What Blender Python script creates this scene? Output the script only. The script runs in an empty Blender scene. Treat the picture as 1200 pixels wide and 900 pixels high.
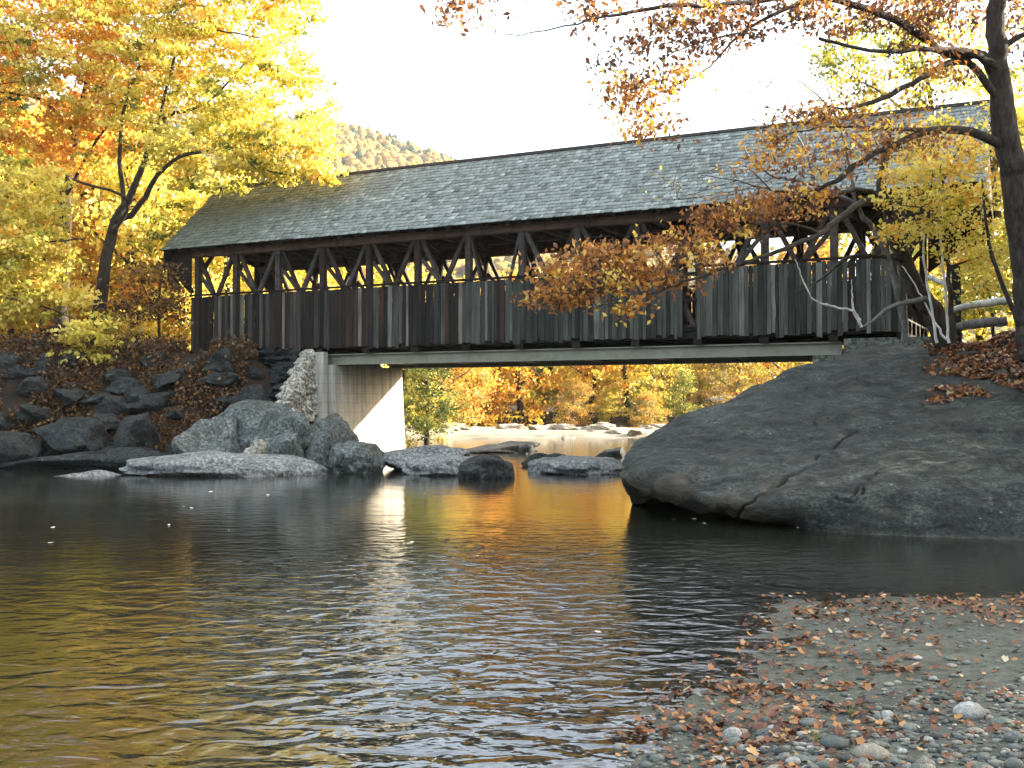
import bpy, bmesh, math, random
import numpy as np
from mathutils import Vector, Matrix, noise
C = bpy.context.scene
COL = C.collection
R = math.radians
random.seed(7)
RNG = np.random.default_rng(7)

# ------------------------------------------------------------------ camera
CAMH = 2.0
F = 1300.0
PITCH = math.atan(25 / F)
cd = bpy.data.cameras.new('camera'); cam = bpy.data.objects.new('camera', cd); COL.objects.link(cam)
cd.sensor_width = 36; cd.lens = F / 1200 * 36; cd.clip_start = 0.1; cd.clip_end = 6000
cam.location = (0, 0, CAMH); cam.rotation_euler = (R(90) + PITCH, 0, 0)
C.camera = cam
# ------------------------------------------------------------------ light
SUN_AZ = R(77)      # clockwise from +Y
SUN_EL = R(21)
w = bpy.data.worlds.new('World'); C.world = w; w.use_nodes = True
wn = w.node_tree.nodes; wl = w.node_tree.links
sky = wn.new('ShaderNodeTexSky'); sky.sky_type = 'NISHITA'; sky.sun_disc = False
sky.sun_elevation = SUN_EL; sky.sun_rotation = SUN_AZ
sky.air_density = 1.0; sky.dust_density = 6.0; sky.ozone_density = 1.0
bg = wn['Background']; bg.inputs['Strength'].default_value = 0.15
veil = wn.new('ShaderNodeVectorMath'); veil.operation = 'MULTIPLY_ADD'     # a thin bright veil of high cloud over the clear sky
wl.new(sky.outputs[0], veil.inputs[0]); veil.inputs[1].default_value = (.42, .42, .42); veil.inputs[2].default_value = (1.36, 1.54, 1.68)
wl.new(veil.outputs[0], bg.inputs['Color'])
sl = bpy.data.lights.new('sun', 'SUN'); so = bpy.data.objects.new('sun', sl); COL.objects.link(so)
sl.energy = 5.0; sl.angle = R(0.5); sl.color = (1, 0.90, 0.74)
sd = Vector((math.sin(SUN_AZ) * math.cos(SUN_EL), math.cos(SUN_AZ) * math.cos(SUN_EL), math.sin(SUN_EL)))
so.rotation_euler = sd.to_track_quat('Z', 'Y').to_euler(); so.location = (20, -10, 30)
C.view_settings.view_transform = 'Standard'; C.view_settings.look = 'None'
C.view_settings.exposure = 2.62; C.view_settings.gamma = 1
try:
    C.cycles.max_bounces = 8; C.cycles.diffuse_bounces = 3; C.cycles.glossy_bounces = 3
    C.cycles.transmission_bounces = 4; C.cycles.transparent_max_bounces = 6
    C.cycles.use_denoising = True; C.cycles.sample_clamp_indirect = 6
    C.cycles.caustics_reflective = False; C.cycles.caustics_refractive = False
except Exception: pass

cp, sp = math.cos(PITCH), math.sin(PITCH)
def W(px, py, Y):
    """world point at distance Y seen at photo pixel (1200x900)"""
    u = (450 - py) / F; x = (px - 600) / F
    dy = cp - u * sp; dz = sp + u * cp
    k = Y / dy
    return Vector((x * k, Y, CAMH + dz * k))
def G(px, py, z=0.0):
    """world point at height z seen at photo pixel"""
    u = (450 - py) / F; dy = cp - u * sp; dz = sp + u * cp
    k = (z - CAMH) / dz
    return Vector(((px - 600) / F * k, dy * k, z))

# ------------------------------------------------------------------ helpers
def mk(name, verts, faces, m, parent=None, smooth=False, attr=None, loc=None):
    me = bpy.data.meshes.new(name)
    verts = np.asarray(verts, dtype=np.float32).reshape(-1, 3)
    if isinstance(faces, np.ndarray):
        nf, k = faces.shape
        me.vertices.add(len(verts)); me.vertices.foreach_set('co', verts.ravel())
        me.loops.add(nf * k); me.loops.foreach_set('vertex_index', faces.astype(np.int32).ravel())
        me.polygons.add(nf); me.polygons.foreach_set('loop_start', np.arange(0, nf * k, k, dtype=np.int32))
        me.update(calc_edges=True)
    else:
        me.from_pydata([tuple(map(float, v)) for v in verts], [], faces)
    if attr is not None:
        for an, (dom, arr) in attr.items():
            a = me.attributes.new(an, 'FLOAT', dom); a.data.foreach_set('value', np.asarray(arr, dtype=np.float32))
    if smooth: me.polygons.foreach_set('use_smooth', np.ones(len(me.polygons), dtype=bool))
    me.materials.append(m)
    o = bpy.data.objects.new(name, me); COL.objects.link(o)
    if parent is not None: o.parent = parent
    if loc is not None: o.location = loc
    return o
class MB:
    def __init__(s): s.v = []; s.f = []
    def add(s, vs, fs):
        n = len(s.v); s.v += [tuple(v) for v in vs]; s.f += [tuple(i + n for i in f) for f in fs]; return s
    def box(s, x0, x1, y0, y1, z0, z1):
        return s.add([(x0,y0,z0),(x1,y0,z0),(x1,y1,z0),(x0,y1,z0),(x0,y0,z1),(x1,y0,z1),(x1,y1,z1),(x0,y1,z1)],
                     [(0,3,2,1),(4,5,6,7),(0,1,5,4),(1,2,6,5),(2,3,7,6),(3,0,4,7)])
    def beam(s, p0, p1, wd, ht, up=(0,0,1)):
        p0 = Vector(p0); p1 = Vector(p1); d = (p1 - p0).normalized(); up = Vector(up)
        a = d.cross(up).normalized() * wd / 2; b = a.cross(d).normalized() * ht / 2
        return s.add([p0-a-b, p0+a-b, p0+a+b, p0-a+b, p1-a-b, p1+a-b, p1+a+b, p1-a+b],
                     [(0,3,2,1),(4,5,6,7),(0,1,5,4),(1,2,6,5),(2,3,7,6),(3,0,4,7)])
    def prism(s, poly, y0, y1):
        n = len(poly)
        return s.add([(x, y0, z) for x, z in poly] + [(x, y1, z) for x, z in poly],
                     [tuple(range(n)), tuple(range(2*n-1, n-1, -1))] + [(i, i+n, (i+1) % n + n, (i+1) % n) for i in range(n)])
    def build(s, name, m, parent=None, fixn=True):
        o = mk(name, s.v, s.f, m, parent)
        if fixn:
            bm = bmesh.new(); bm.from_mesh(o.data); bmesh.ops.recalc_face_normals(bm, faces=bm.faces); bm.to_mesh(o.data); bm.free()
        return o
def tag(o, label=None, cat=None, group=None, kind=None):
    if label: o['label'] = label
    if cat: o['category'] = cat
    if group: o['group'] = group
    if kind: o['kind'] = kind
    return o
def empty(name, loc=(0,0,0), rz=0):
    o = bpy.data.objects.new(name, None); COL.objects.link(o); o.location = loc; o.rotation_euler = (0,0,rz); o.empty_display_size = .3
    return o
def copy_tree(o, parent=None):
    c = o.copy(); COL.objects.link(c); c.parent = parent
    for ch in list(KIDS.get(o.name, [])) or [k for k in o.children]: copy_tree(ch, c)
    return c
KIDS = {}

# ------------------------------------------------------------------ materials
class NT:
    def __init__(s, name):
        s.m = bpy.data.materials.new(name); s.m.use_nodes = True; s.t = s.m.node_tree; s.n = s.t.nodes; s.l = s.t.links
        s.p = s.n['Principled BSDF']; s.out = s.n['Material Output']
    def nd(s, ty, ins=None, **kw):
        n = s.n.new(ty)
        for k, v in kw.items(): setattr(n, k, v)
        for k, v in (ins or {}).items():
            if isinstance(v, bpy.types.NodeSocket): s.l.new(v, n.inputs[k])
            else: n.inputs[k].default_value = v
        return n
    def coord(s, kind='Object', scale=(1,1,1)):
        c = s.nd('ShaderNodeTexCoord'); m = s.nd('ShaderNodeMapping', {'Vector': c.outputs[kind], 'Scale': scale}); return m.outputs[0]
    def wpos(s, scale=(1,1,1)):
        c = s.nd('ShaderNodeNewGeometry'); m = s.nd('ShaderNodeMapping', {'Vector': c.outputs['Position'], 'Scale': scale}); return m.outputs[0]
    def noise(s, vec, scale=5, detail=4, rough=.55, dist=0):
        return s.nd('ShaderNodeTexNoise', {'Vector': vec, 'Scale': scale, 'Detail': detail, 'Roughness': rough, 'Distortion': dist}).outputs['Fac']
    def ramp(s, fac, stops, interp='LINEAR'):
        r = s.nd('ShaderNodeValToRGB'); s.l.new(fac, r.inputs[0]); cr = r.color_ramp; cr.interpolation = interp
        while len(cr.elements) > 1: cr.elements.remove(cr.elements[-1])
        cr.elements[0].position = stops[0][0]; cr.elements[0].color = col4(stops[0][1])
        for p, c in stops[1:]:
            e = cr.elements.new(p); e.color = col4(c)
        return r.outputs[0]
    def mix(s, fac, a, b, mode='MIX'):
        n = s.nd('ShaderNodeMix', data_type='RGBA', blend_type=mode)
        for i, v in ((0, fac), (6, a), (7, b)):
            if isinstance(v, bpy.types.NodeSocket): s.l.new(v, n.inputs[i])
            else: n.inputs[i].default_value = v if i == 0 else col4(v)
        return n.outputs[2]
    def math(s, op, a, b=None, c=None, clamp=False):
        n = s.nd('ShaderNodeMath', operation=op, use_clamp=clamp)
        for i, v in enumerate((a, b, c)):
            if v is None: continue
            if isinstance(v, bpy.types.NodeSocket): s.l.new(v, n.inputs[i])
            else: n.inputs[i].default_value = v
        return n.outputs[0]
    def bump(s, h, strength=.5, dist=.05, nrm=None):
        b = s.nd('ShaderNodeBump', {'Height': h, 'Strength': strength, 'Distance': dist})
        if nrm is not None: s.l.new(nrm, b.inputs['Normal'])
        return b.outputs[0]
    def attr(s, name):
        return s.nd('ShaderNodeAttribute', attribute_name=name).outputs['Fac']
    def done(s, col, rough=.8, nrm=None, spec=.3):
        if isinstance(col, bpy.types.NodeSocket): s.l.new(col, s.p.inputs['Base Color'])
        else: s.p.inputs['Base Color'].default_value = col4(col)
        if isinstance(rough, bpy.types.NodeSocket): s.l.new(rough, s.p.inputs['Roughness'])
        else: s.p.inputs['Roughness'].default_value = rough
        s.p.inputs['Specular IOR Level'].default_value = spec
        if nrm is not None: s.l.new(nrm, s.p.inputs['Normal'])
        return s.m
def col4(c):
    if isinstance(c, (int, float)): return (c, c, c, 1)
    return tuple(c) if len(c) == 4 else tuple(c) + (1,)

def wood_mat(name, ramp_stops, streak=(22, 22, 1.2), dark=.45):
    t = NT(name)
    rnd = t.nd('ShaderNodeObjectInfo').outputs['Random']
    base = t.ramp(rnd, ramp_stops, 'LINEAR')
    off = t.nd('ShaderNodeCombineXYZ', {'X': t.math('MULTIPLY', rnd, 91.), 'Y': t.math('MULTIPLY', rnd, 37.)}).outputs[0]
    v = t.nd('ShaderNodeVectorMath', {0: t.coord('Object', streak), 1: off}, operation='ADD').outputs[0]
    n1 = t.noise(v, 1.0, 5, .65)
    n2 = t.noise(t.nd('ShaderNodeVectorMath', {0: t.coord('Object', (3,3,.7)), 1: off}, operation='ADD').outputs[0], 1, 3)
    k = t.ramp(n1, [(.3, dark), (.55, 1), (.75, 1.5)])
    k2 = t.ramp(n2, [(.3, .55), (.6, 1.15)])
    c = t.mix(1, t.mix(1, base, k, 'MULTIPLY'), k2, 'MULTIPLY')
    return t.done(c, .85, t.bump(n1, .6, .01), .2)
M = {}
M['siding_brown'] = wood_mat('weathered_brown_boards', [(0,(0.0138,0.0098,0.0069)),(.22,(0.0269,0.0220,0.0167)),(.42,(0.0172,0.0147,0.0122)),(.55,(0.0490,0.0245,0.0127)),(.66,(0.0367,0.0343,0.0284)),(.8,(0.0587,0.0539,0.0440)),(.9,(0.1273,0.1077,0.0832)),(1,(0.1861,0.1616,0.1322))], (26,26,.8))
M['siding_grey'] = wood_mat('weathered_grey_boards', [(0,(0.0269,0.0279,0.0220)),(.3,(0.0416,0.0431,0.0343)),(.6,(0.0587,0.0597,0.0480)),(.85,(0.0784,0.0784,0.0637)),(.93,(0.1273,0.1249,0.1028)),(1,(0.1664,0.1616,0.1371))], (26,26,.8))
M['timber'] = wood_mat('old_dark_timber', [(0,(0.0422,0.0252,0.0170)),(.5,(0.0592,0.0422,0.0313)),(1,(0.0714,0.0632,0.0551))], (6,6,6))
M['timber_dark'] = wood_mat('blackish_timber', [(0,(0.0152,0.0096,0.0080)),(1,(0.0296,0.0224,0.0176))], (6,6,6))  # much darker timber for rails, chords, joists and roof deck
M['timber_red'] = wood_mat('reddish_plate_timber', [(0,(0.099,0.050,0.031)),(1,(0.124,0.074,0.050))], (2,20,20))

def shingle_mat():
    t = NT('mossy_cedar_shingles'); tone = t.attr('tone')
    c = t.ramp(tone, [(0,(.12,.13,.115)),(.35,(.22,.24,.215)),(.7,(.31,.33,.30)),(1,(.46,.48,.44))])
    pos = t.coord('Object')
    grain = t.noise(t.coord('Object', (30,4,4)), 1, 4)
    c = t.mix(1, c, t.ramp(grain, [(.3,.7),(.7,1.25)]), 'MULTIPLY')
    # moss spreads over the shaded, leaf-covered end of the roof
    x = t.nd('ShaderNodeSeparateXYZ', {0: pos}).outputs[0]
    g = t.math('MULTIPLY_ADD', x, -.085, -1.35, clamp=True)
    n = t.noise(pos, .6, 5, .6)
    mk_ = t.math('ADD', g, t.math('MULTIPLY_ADD', n, .9, -.5), clamp=True)
    moss = t.mix(t.noise(pos, 8, 3), (.05,.06,.035), (.10,.12,.06))
    c = t.mix(mk_, c, t.mix(.25, moss, c))
    return t.done(c, .62, t.bump(grain, .4, .01), .5)
M['shingle'] = shingle_mat()

def stone_mat(name, a, b, c_, moss=None, scale=1.0, rough=.8, crackstr=.5):
    t = NT(name); p = t.wpos()
    n1 = t.noise(p, .7*scale, 6, .65); n2 = t.noise(p, 6*scale, 6, .7, .3); n3 = t.noise(p, (11 if scale == 1 else 40*scale), 5, .7)
    col = t.ramp(n2, [(.25, a), (.5, b), (.72, c_)])
    col = t.mix(1, col, t.ramp(n1, [(.3, .6), (.65, 1.2)]), 'MULTIPLY')
    col = t.mix(1, col, t.ramp(n3, [(.38, .4), (.5, 1), (.61, 1.8)]), 'MULTIPLY')
    if moss:
        m_ = t.ramp(t.noise(p, 1.6*scale, 5, .7), [(.5, 0), (.66, .8)])
        col = t.mix(m_, col, moss)
    h = t.math('ADD', n2, t.math('MULTIPLY', n3, .5))
    return t.done(col, rough, t.bump(h, crackstr, .06), .35)
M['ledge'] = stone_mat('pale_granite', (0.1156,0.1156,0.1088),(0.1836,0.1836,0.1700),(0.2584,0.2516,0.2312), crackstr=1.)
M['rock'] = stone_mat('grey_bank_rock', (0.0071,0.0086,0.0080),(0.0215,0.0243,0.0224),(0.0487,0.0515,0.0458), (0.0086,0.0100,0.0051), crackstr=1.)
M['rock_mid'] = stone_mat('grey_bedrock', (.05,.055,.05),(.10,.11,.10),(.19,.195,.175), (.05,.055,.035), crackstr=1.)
M['rock_dark'] = stone_mat('dark_wet_rock', (0.0084,0.0084,0.0077),(0.0245,0.0245,0.0210),(0.0490,0.0490,0.0420))
M['rock_tan'] = stone_mat('tan_rock', (.12,.105,.08),(.24,.21,.165),(.36,.33,.27))
M['rubble'] = stone_mat('sunlit_toned_rubble', (.2,.175,.13),(.36,.33,.26),(.52,.48,.4))  # warm pale tone puts sunlight on the wing wall into its colour
def boulder_mat():
    t = NT('dark_lichen_granite'); p = t.wpos()
    st = t.wpos((1.0, 1.0, 2.2))
    n1 = t.noise(p, .35, 5, .6, .6); n2 = t.noise(st, 4, 8, .72, .4); n3 = t.noise(p, 17, 5, .75); n5 = t.noise(st, 1.3, 4, .6, 1.2); n4 = t.noise(p, 1.4, 6, .7, 1.)
    c = t.ramp(n2, [(.30,(0.0073,0.0087,0.0073)),(.45,(0.0236,0.0277,0.0219)),(.58,(0.0364,0.0419,0.0328)),(.72,(0.0692,0.0746,0.0601))])
    c = t.mix(1, c, t.ramp(n1, [(.3,.65),(.68,1.3)]), 'MULTIPLY')
    c = t.mix(1, c, t.ramp(n3, [(.38,.35),(.5,.95),(.6,1.9)]), 'MULTIPLY')
    c = t.mix(1, c, t.ramp(n5, [(.38,.5),(.5,.95),(.6,1.75)]), 'MULTIPLY')
    c = t.mix(t.ramp(n4, [(.52,0),(.62,.6)]), c, (.055,.052,.035))
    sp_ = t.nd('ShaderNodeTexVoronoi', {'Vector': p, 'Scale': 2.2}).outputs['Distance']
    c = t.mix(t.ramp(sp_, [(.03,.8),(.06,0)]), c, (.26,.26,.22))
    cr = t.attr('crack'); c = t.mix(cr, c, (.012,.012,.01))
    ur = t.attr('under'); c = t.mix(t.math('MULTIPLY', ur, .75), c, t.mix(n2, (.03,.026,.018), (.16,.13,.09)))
    h = t.math('ADD', t.math('MULTIPLY', n2, 1.), t.math('MULTIPLY', n3, .25))
    return t.done(c, .7, t.bump(h, 1.0, .12), .3)
M['boulder'] = boulder_mat()

def bark_mat(name, a, b, sc=1.0, bands=False):
    t = NT(name); v = t.wpos((14*sc, 14*sc, 3*sc)); n = t.noise(v, 1, 6, .7); n2 = t.noise(t.wpos(), 2.5, 4)
    c = t.mix(t.ramp(n, [(.35, 0), (.65, 1)]), a, b)
    c = t.mix(1, c, t.ramp(n2, [(.3, .7), (.7, 1.3)]), 'MULTIPLY')
    if bands:
        k = t.noise(t.wpos((3, 3, 22)), 1, 3); c = t.mix(t.ramp(k, [(.6, 0), (.68, .8)]), c, (.06,.05,.045))
    return t.done(c, .9, t.bump(n, .9, .03), .15)
M['bark'] = bark_mat('dark_bark', (.02,.016,.012), (.075,.06,.048))
M['bark_grey'] = bark_mat('grey_bark', (.07,.065,.06), (.2,.19,.17))
M['birch'] = bark_mat('birch_bark', (.55,.53,.48), (.75,.73,.68), 1, True)
M['deadwood'] = bark_mat('bleached_deadwood', (.30,.28,.24), (.55,.52,.46))

def leaf_mat(name, stops, trans=.5, rough=.6):
    t = NT(name); tone = t.attr('tone'); c = t.ramp(tone, stops)
    d = t.nd('ShaderNodeBsdfDiffuse', {'Color': c}); tr = t.nd('ShaderNodeBsdfTranslucent', {'Color': c})
    g = t.nd('ShaderNodeBsdfGlossy', {'Roughness': .55, 'Color': (1,1,1,1)})
    m1 = t.nd('ShaderNodeMixShader', {0: trans, 1: d.outputs[0], 2: tr.outputs[0]})
    m2 = t.nd('ShaderNodeMixShader', {0: .035, 1: m1.outputs[0], 2: g.outputs[0]})
    t.l.new(m2.outputs[0], t.out.inputs['Surface']); t.n.remove(t.p)
    return t.m
YEL = [(0,(.16,.20,.03)),(.18,(.42,.40,.035)),(.5,(.84,.69,.11)),(.8,(.88,.74,.2)),(1,(.78,.42,.04))]
M['leaf_yellow'] = leaf_mat('yellow_leaves', YEL)
M['leaf_orange'] = leaf_mat('orange_leaves', [(0,(.4,.36,.04)),(.25,(.78,.56,.06)),(.5,(.8,.43,.05)),(.8,(.78,.28,.04)),(1,(.82,.64,.1))])
M['leaf_gold'] = leaf_mat('golden_leaves', [(0,(.38,.30,.03)),(.5,(.7,.42,.04)),(1,(.75,.33,.04))])
M['leaf_green'] = leaf_mat('olive_leaves', [(0,(.05,.08,.015)),(.5,(.14,.18,.03)),(.85,(.3,.3,.05)),(1,(.5,.4,.06))])
M['leaf_oak'] = leaf_mat('russet_oak_leaves', [(0,(.08,.035,.018)),(.35,(.26,.10,.025)),(.65,(.55,.22,.035)),(.85,(.75,.38,.05)),(1,(.85,.62,.10))], .45)
M['leaf_mix'] = leaf_mat('mixed_autumn_leaves', [(0,(.12,.13,.03)),(.3,(.4,.34,.06)),(.6,(.6,.38,.07)),(1,(.5,.2,.04))])
M['leaf_brown'] = leaf_mat('brown_undergrowth_leaves', [(0,(.03,.022,.009)),(.5,(.10,.045,.016)),(1,(.30,.15,.035))], .35)
M['needles'] = leaf_mat('dark_needles', [(0,(.015,.035,.015)),(1,(.05,.09,.035))], .2)
M['litter'] = leaf_mat('fallen_leaves', [(0,(.04,.018,.012)),(.35,(.13,.05,.022)),(.6,(.26,.095,.032)),(.82,(.42,.21,.06)),(1,(.5,.40,.26))], .15)
M['floatleaf'] = leaf_mat('pale_floating_leaves', [(0,(.7,.6,.35)),(1,(.8,.75,.6))], .1)

def concrete_mat():
    t = NT('stained_concrete'); p = t.coord('Object'); n = t.noise(p, 3, 6, .65)
    s_ = t.noise(t.coord('Object', (5,5,.35)), 1, 5, .6)
    c = t.mix(n, (.34,.31,.25), (.5,.47,.4)); c = t.mix(1, c, t.ramp(s_, [(.3,.6),(.6,1.1)]), 'MULTIPLY')
    fl = t.nd('ShaderNodeTexWave', {'Vector': p, 'Scale': .9, 'Distortion': .3}, wave_type='BANDS', bands_direction='Z').outputs['Fac']
    c = t.mix(t.ramp(fl, [(.0,.35),(.06,0)]), c, (.2,.18,.15))
    return t.done(c, .85, t.bump(t.noise(p, 25, 5), .3, .02), .25)
M['concrete'] = concrete_mat()
M['concrete_dark'] = stone_mat('dark_grey_concrete', (.07,.075,.06),(.09,.095,.075),(.13,.13,.105))  # darker grey-green concrete for the right abutment
def steel_mat():
    t = NT('green_painted_steel'); p = t.wpos(); n = t.noise(p, 3, 5, .7)
    c = t.mix(t.ramp(n, [(.45, 0), (.7, .7)]), (.23,.225,.165), (.15,.14,.09))
    return t.done(c, .6, t.bump(n, .3, .01), .4)
M['steel'] = steel_mat()

def water_mat():
    t = NT('river_water'); p = t.wpos()
    geo = t.nd('ShaderNodeSeparateXYZ', {0: p})
    x, y = geo.outputs[0], geo.outputs[1]
    # wind-roughened patch in mid river; glassier by the far rocks
    dx = t.math('MULTIPLY', t.math('ADD', x, .1), .34); dy = t.math('MULTIPLY', t.math('ADD', y, -9.8), .19)
    d2 = t.math('ADD', t.math('MULTIPLY', dx, dx), t.math('MULTIPLY', dy, dy))
    patch = t.math('POWER', 2.7, t.math('MULTIPLY', d2, -1.))
    low = t.noise(t.wpos((.25,.5,1)), 1, 3, .5)
    n1 = t.noise(t.wpos((3.0,4.0,1)), 1, 2, .4, .6)
    n2 = t.noise(t.wpos((9,13,1)), 1, 2, .5, .4)
    n3 = t.noise(t.wpos((.8,1.1,1)), 1, 1, .5)
    nearcalm = t.math('MULTIPLY_ADD', y, .18, -.95, clamp=True)
    amp = t.math('ADD', t.math('MULTIPLY', patch, 2.6), t.math('MULTIPLY', t.ramp(low, [(.35,.35),(.65,.85)]), .26))
    h = t.math('ADD', t.math('ADD', t.math('MULTIPLY', n1, 1.2), t.math('MULTIPLY', n2, .16)), t.math('MULTIPLY', n3, .5))
    h = t.math('MULTIPLY', h, t.math('MULTIPLY', amp, t.math('MULTIPLY_ADD', nearcalm, .35, .65)))
    nrm = t.bump(h, 1.0, .033)
    gl = t.nd('ShaderNodeBsdfGlossy', {'Roughness': .10, 'Color': (1,1,1,1), 'Normal': nrm})
    fr = t.nd('ShaderNodeFresnel', {'IOR': 2.1, 'Normal': nrm})
    df = t.nd('ShaderNodeBsdfDiffuse', {'Color': (.010,.011,.005,1)})
    tr = t.nd('ShaderNodeBsdfTransparent', {'Color': (.62,.60,.42,1)})
    sh = t.attr('shallow')
    base = t.nd('ShaderNodeMixShader', {0: sh, 1: df.outputs[0], 2: tr.outputs[0]})
    fin = t.nd('ShaderNodeMixShader', {0: fr.outputs[0], 1: base.outputs[0], 2: gl.outputs[0]})
    t.l.new(fin.outputs[0], t.out.inputs['Surface']); t.n.remove(t.p)
    return t.m
M['water'] = water_mat()

def ground_mat():
    t = NT('riverside_ground'); p = t.wpos()
    n1 = t.noise(p, 1.2, 6, .65); n2 = t.noise(p, 14, 5, .7); n3 = t.noise(p, 90, 3, .6)
    soil = t.mix(t.ramp(n2, [(.3,0),(.7,1)]), (0.0080,0.0064,0.0040), (0.0280,0.0200,0.0112))
    soil = t.mix(t.ramp(n1, [(.45,0),(.6,.7)]), soil, (.05,.022,.01))
    sand = t.mix(t.ramp(n2, [(.3,0),(.7,1)]), (0.0484,0.0528,0.0387), (0.1320,0.1320,0.1012))
    sand = t.mix(t.ramp(t.noise(p, 2.6, 5, .7), [(.5,0),(.68,.75)]), sand, (.05,.045,.03))
    sand = t.mix(1, sand, t.ramp(n3, [(.25,.6),(.75,1.45)]), 'MULTIPLY')
    sand = t.mix(1, sand, t.ramp(n1, [(.3,.8),(.7,1.15)]), 'MULTIPLY')
    white = t.mix(t.ramp(n2, [(.3,0),(.7,1)]), (.14,.11,.07), (.40,.36,.28))
    hill = t.mix(t.noise(p, .02, 4), (.25,.16,.05), (.08,.09,.04))
    wet = (.035,.03,.02)
    c = t.mix(t.attr('m_bar'), soil, sand); c = t.mix(t.attr('m_white'), c, white); c = t.mix(t.attr('m_hill'), c, hill)
    c = t.mix(t.attr('m_wet'), c, wet)
    h = t.math('ADD', n2, t.math('MULTIPLY', n3, .4))
    return t.done(c, .88, t.bump(h, .7, .04), .3)
M['ground'] = ground_mat()

# ------------------------------------------------------------------ ground sheet
POLY = {
 'left': [(-900,-80),(-26,-80),(-25,20),(-21.5,33.5),(-16.5,35.2),(-12,35.4),(-8.5,36.2),(-5.6,38.2),(-3.9,43.6),(-5.2,52),(-7,62),(-9,72),(-9,84),(0,86),(10,88),(22,94),(60,84),(900,70),(900,1600),(-900,1600)],
 'white': [(-10,62),(-3,65),(3,67.5),(10,68),(17,70),(14,80),(6,86),(-4,87),(-10,86)],
 'right': [(900,40),(60,58),(19,60),(12.5,48),(10.6,38),(9.6,33.5),(9.0,29),(8.6,24),(9.4,20.5),(14,19),(30,17.5),(900,12)],
 'bar': [(2.75,11.5),(3.5,11.7),(5,11.6),(8,11.7),(30,12),(900,8),(900,-80),(-2.2,-80),(-.9,0),(.42,5.4),(.62,6.4),(.98,7.6),(1.55,8.6),(1.98,9.6),(2.4,10.6)],
}
def sdist(poly, X, Y):
    n = len(poly); d = np.full(X.shape, 1e9); inside = np.zeros(X.shape, bool)
    for i in range(n):
        ax, ay = poly[i]; bx, by = poly[(i+1) % n]
        ex, ey = bx-ax, by-ay; t = np.clip(((X-ax)*ex + (Y-ay)*ey) / (ex*ex+ey*ey), 0, 1)
        d = np.minimum(d, np.hypot(X-ax-t*ex, Y-ay-t*ey))
        if ay != by:
            c = ((ay > Y) != (by > Y)) & (X < (bx-ax) * (Y-ay) / (by-ay) + ax); inside ^= c
    return np.where(inside, d, -d)
def sstep(a, b, x):
    t = np.clip((x-a)/(b-a), 0, 1); return t*t*(3-2*t)
def vnoise(X, Y, s, seed=0):
    x = X*s + seed*17.3; y = Y*s + seed*9.1
    xi = np.floor(x); yi = np.floor(y); fx = x-xi; fy = y-yi; fx = fx*fx*(3-2*fx); fy = fy*fy*(3-2*fy)
    def hsh(a, b): v = np.sin(a*127.1+b*311.7+seed*74.7)*43758.5453; return v-np.floor(v)
    return (hsh(xi,yi)*(1-fx)+hsh(xi+1,yi)*fx)*(1-fy)+(hsh(xi,yi+1)*(1-fx)+hsh(xi+1,yi+1)*fx)*fy
def height(X, Y):
    X = np.asarray(X, float); Y = np.asarray(Y, float)
    dl = sdist(POLY['left'], X, Y) + (vnoise(X,Y,.6,1)-.5)*1.0; dr = sdist(POLY['right'], X, Y); dw = sdist(POLY['white'], X, Y) + (vnoise(X,Y,.5,2)-.5)*1.5
    db = sdist(POLY['bar'], X, Y) + (vnoise(X,Y,1.3,3)-.5)*.35 + (vnoise(X,Y,5,4)-.5)*.22 + (vnoise(X,Y,13,14)-.5)*.08
    z = np.full(X.shape, -1.1)
    far = sstep(50, 66, Y)*sstep(-14,-8,X)
    steep = 3.75*sstep(.3, 5.2, dl) + .12*np.clip(dl,0,1.) + .02*np.clip(dl-5,0,60)
    gentle = .9*sstep(0,7,dl) + .05*np.clip(dl,0,40)
    hl = steep*(1-far) + gentle*far
    z = np.where(dl > 0, hl, np.maximum(z, dl*.45))
    hr = 3.5*sstep(0,3.5,dr) + .3*sstep(4,14,dr)
    z = np.maximum(z, np.where(dr > 0, hr, dr*.6))
    z = np.maximum(z, np.where(dw > 0, .38*sstep(0,4,dw)+.03, dw*.2))
    hb = np.where(db > 0, .035*np.minimum(db,1.)+.05*np.clip(db-.5,0,4), db*.14)
    hb = hb + (vnoise(X,Y,1.1,5)-.5)*.05*sstep(-.2,.6,db) + (vnoise(X,Y,5,6)-.5)*.02*sstep(0,.3,db)
    z = np.maximum(z, hb)
    rough = sstep(.2,1.5,np.maximum(dl,dr))
    z = z + rough*((vnoise(X,Y,.8,7)-.5)*.5 + (vnoise(X,Y,2.3,8)-.5)*.22)
    # the wooded hill far behind
    ridge = np.interp(X, [-900,-500,-165,-62,235,600,900], [290,280,229,205,84,50,40])
    z = z + ridge*sstep(250, 1000, Y)*(1-.4*sstep(1050,1600,Y)) + sstep(200,500,Y)*(vnoise(X,Y,.012,9)-.5)*22
    return z
def seg(*parts):
    out = []
    for a, b, st in parts:
        n = max(1, int(round((b-a)/st))); out += list(np.linspace(a, b, n+1)[:-1])
    out.append(parts[-1][1]); return np.array(out)
gx = seg((-900,-200,50),(-200,-40,12),(-40,-20,1.5),(-20,0,.4),(0,9,.12),(9,22,.45),(22,60,3),(60,200,14),(200,900,50))
gy = seg((-80,0,6),(0,4,.8),(4,12.6,.12),(12.6,30,.8),(30,50,.35),(50,100,1.0),(100,260,10),(260,1100,20),(1100,1600,60))
GX, GY = np.meshgrid(gx, gy); GZ = height(GX, GY)
ny, nx = GX.shape; idx = np.arange(nx*ny).reshape(ny, nx)
gf = np.stack([idx[:-1,:-1], idx[:-1,1:], idx[1:,1:], idx[1:,:-1]], -1).reshape(-1, 4)
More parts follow.
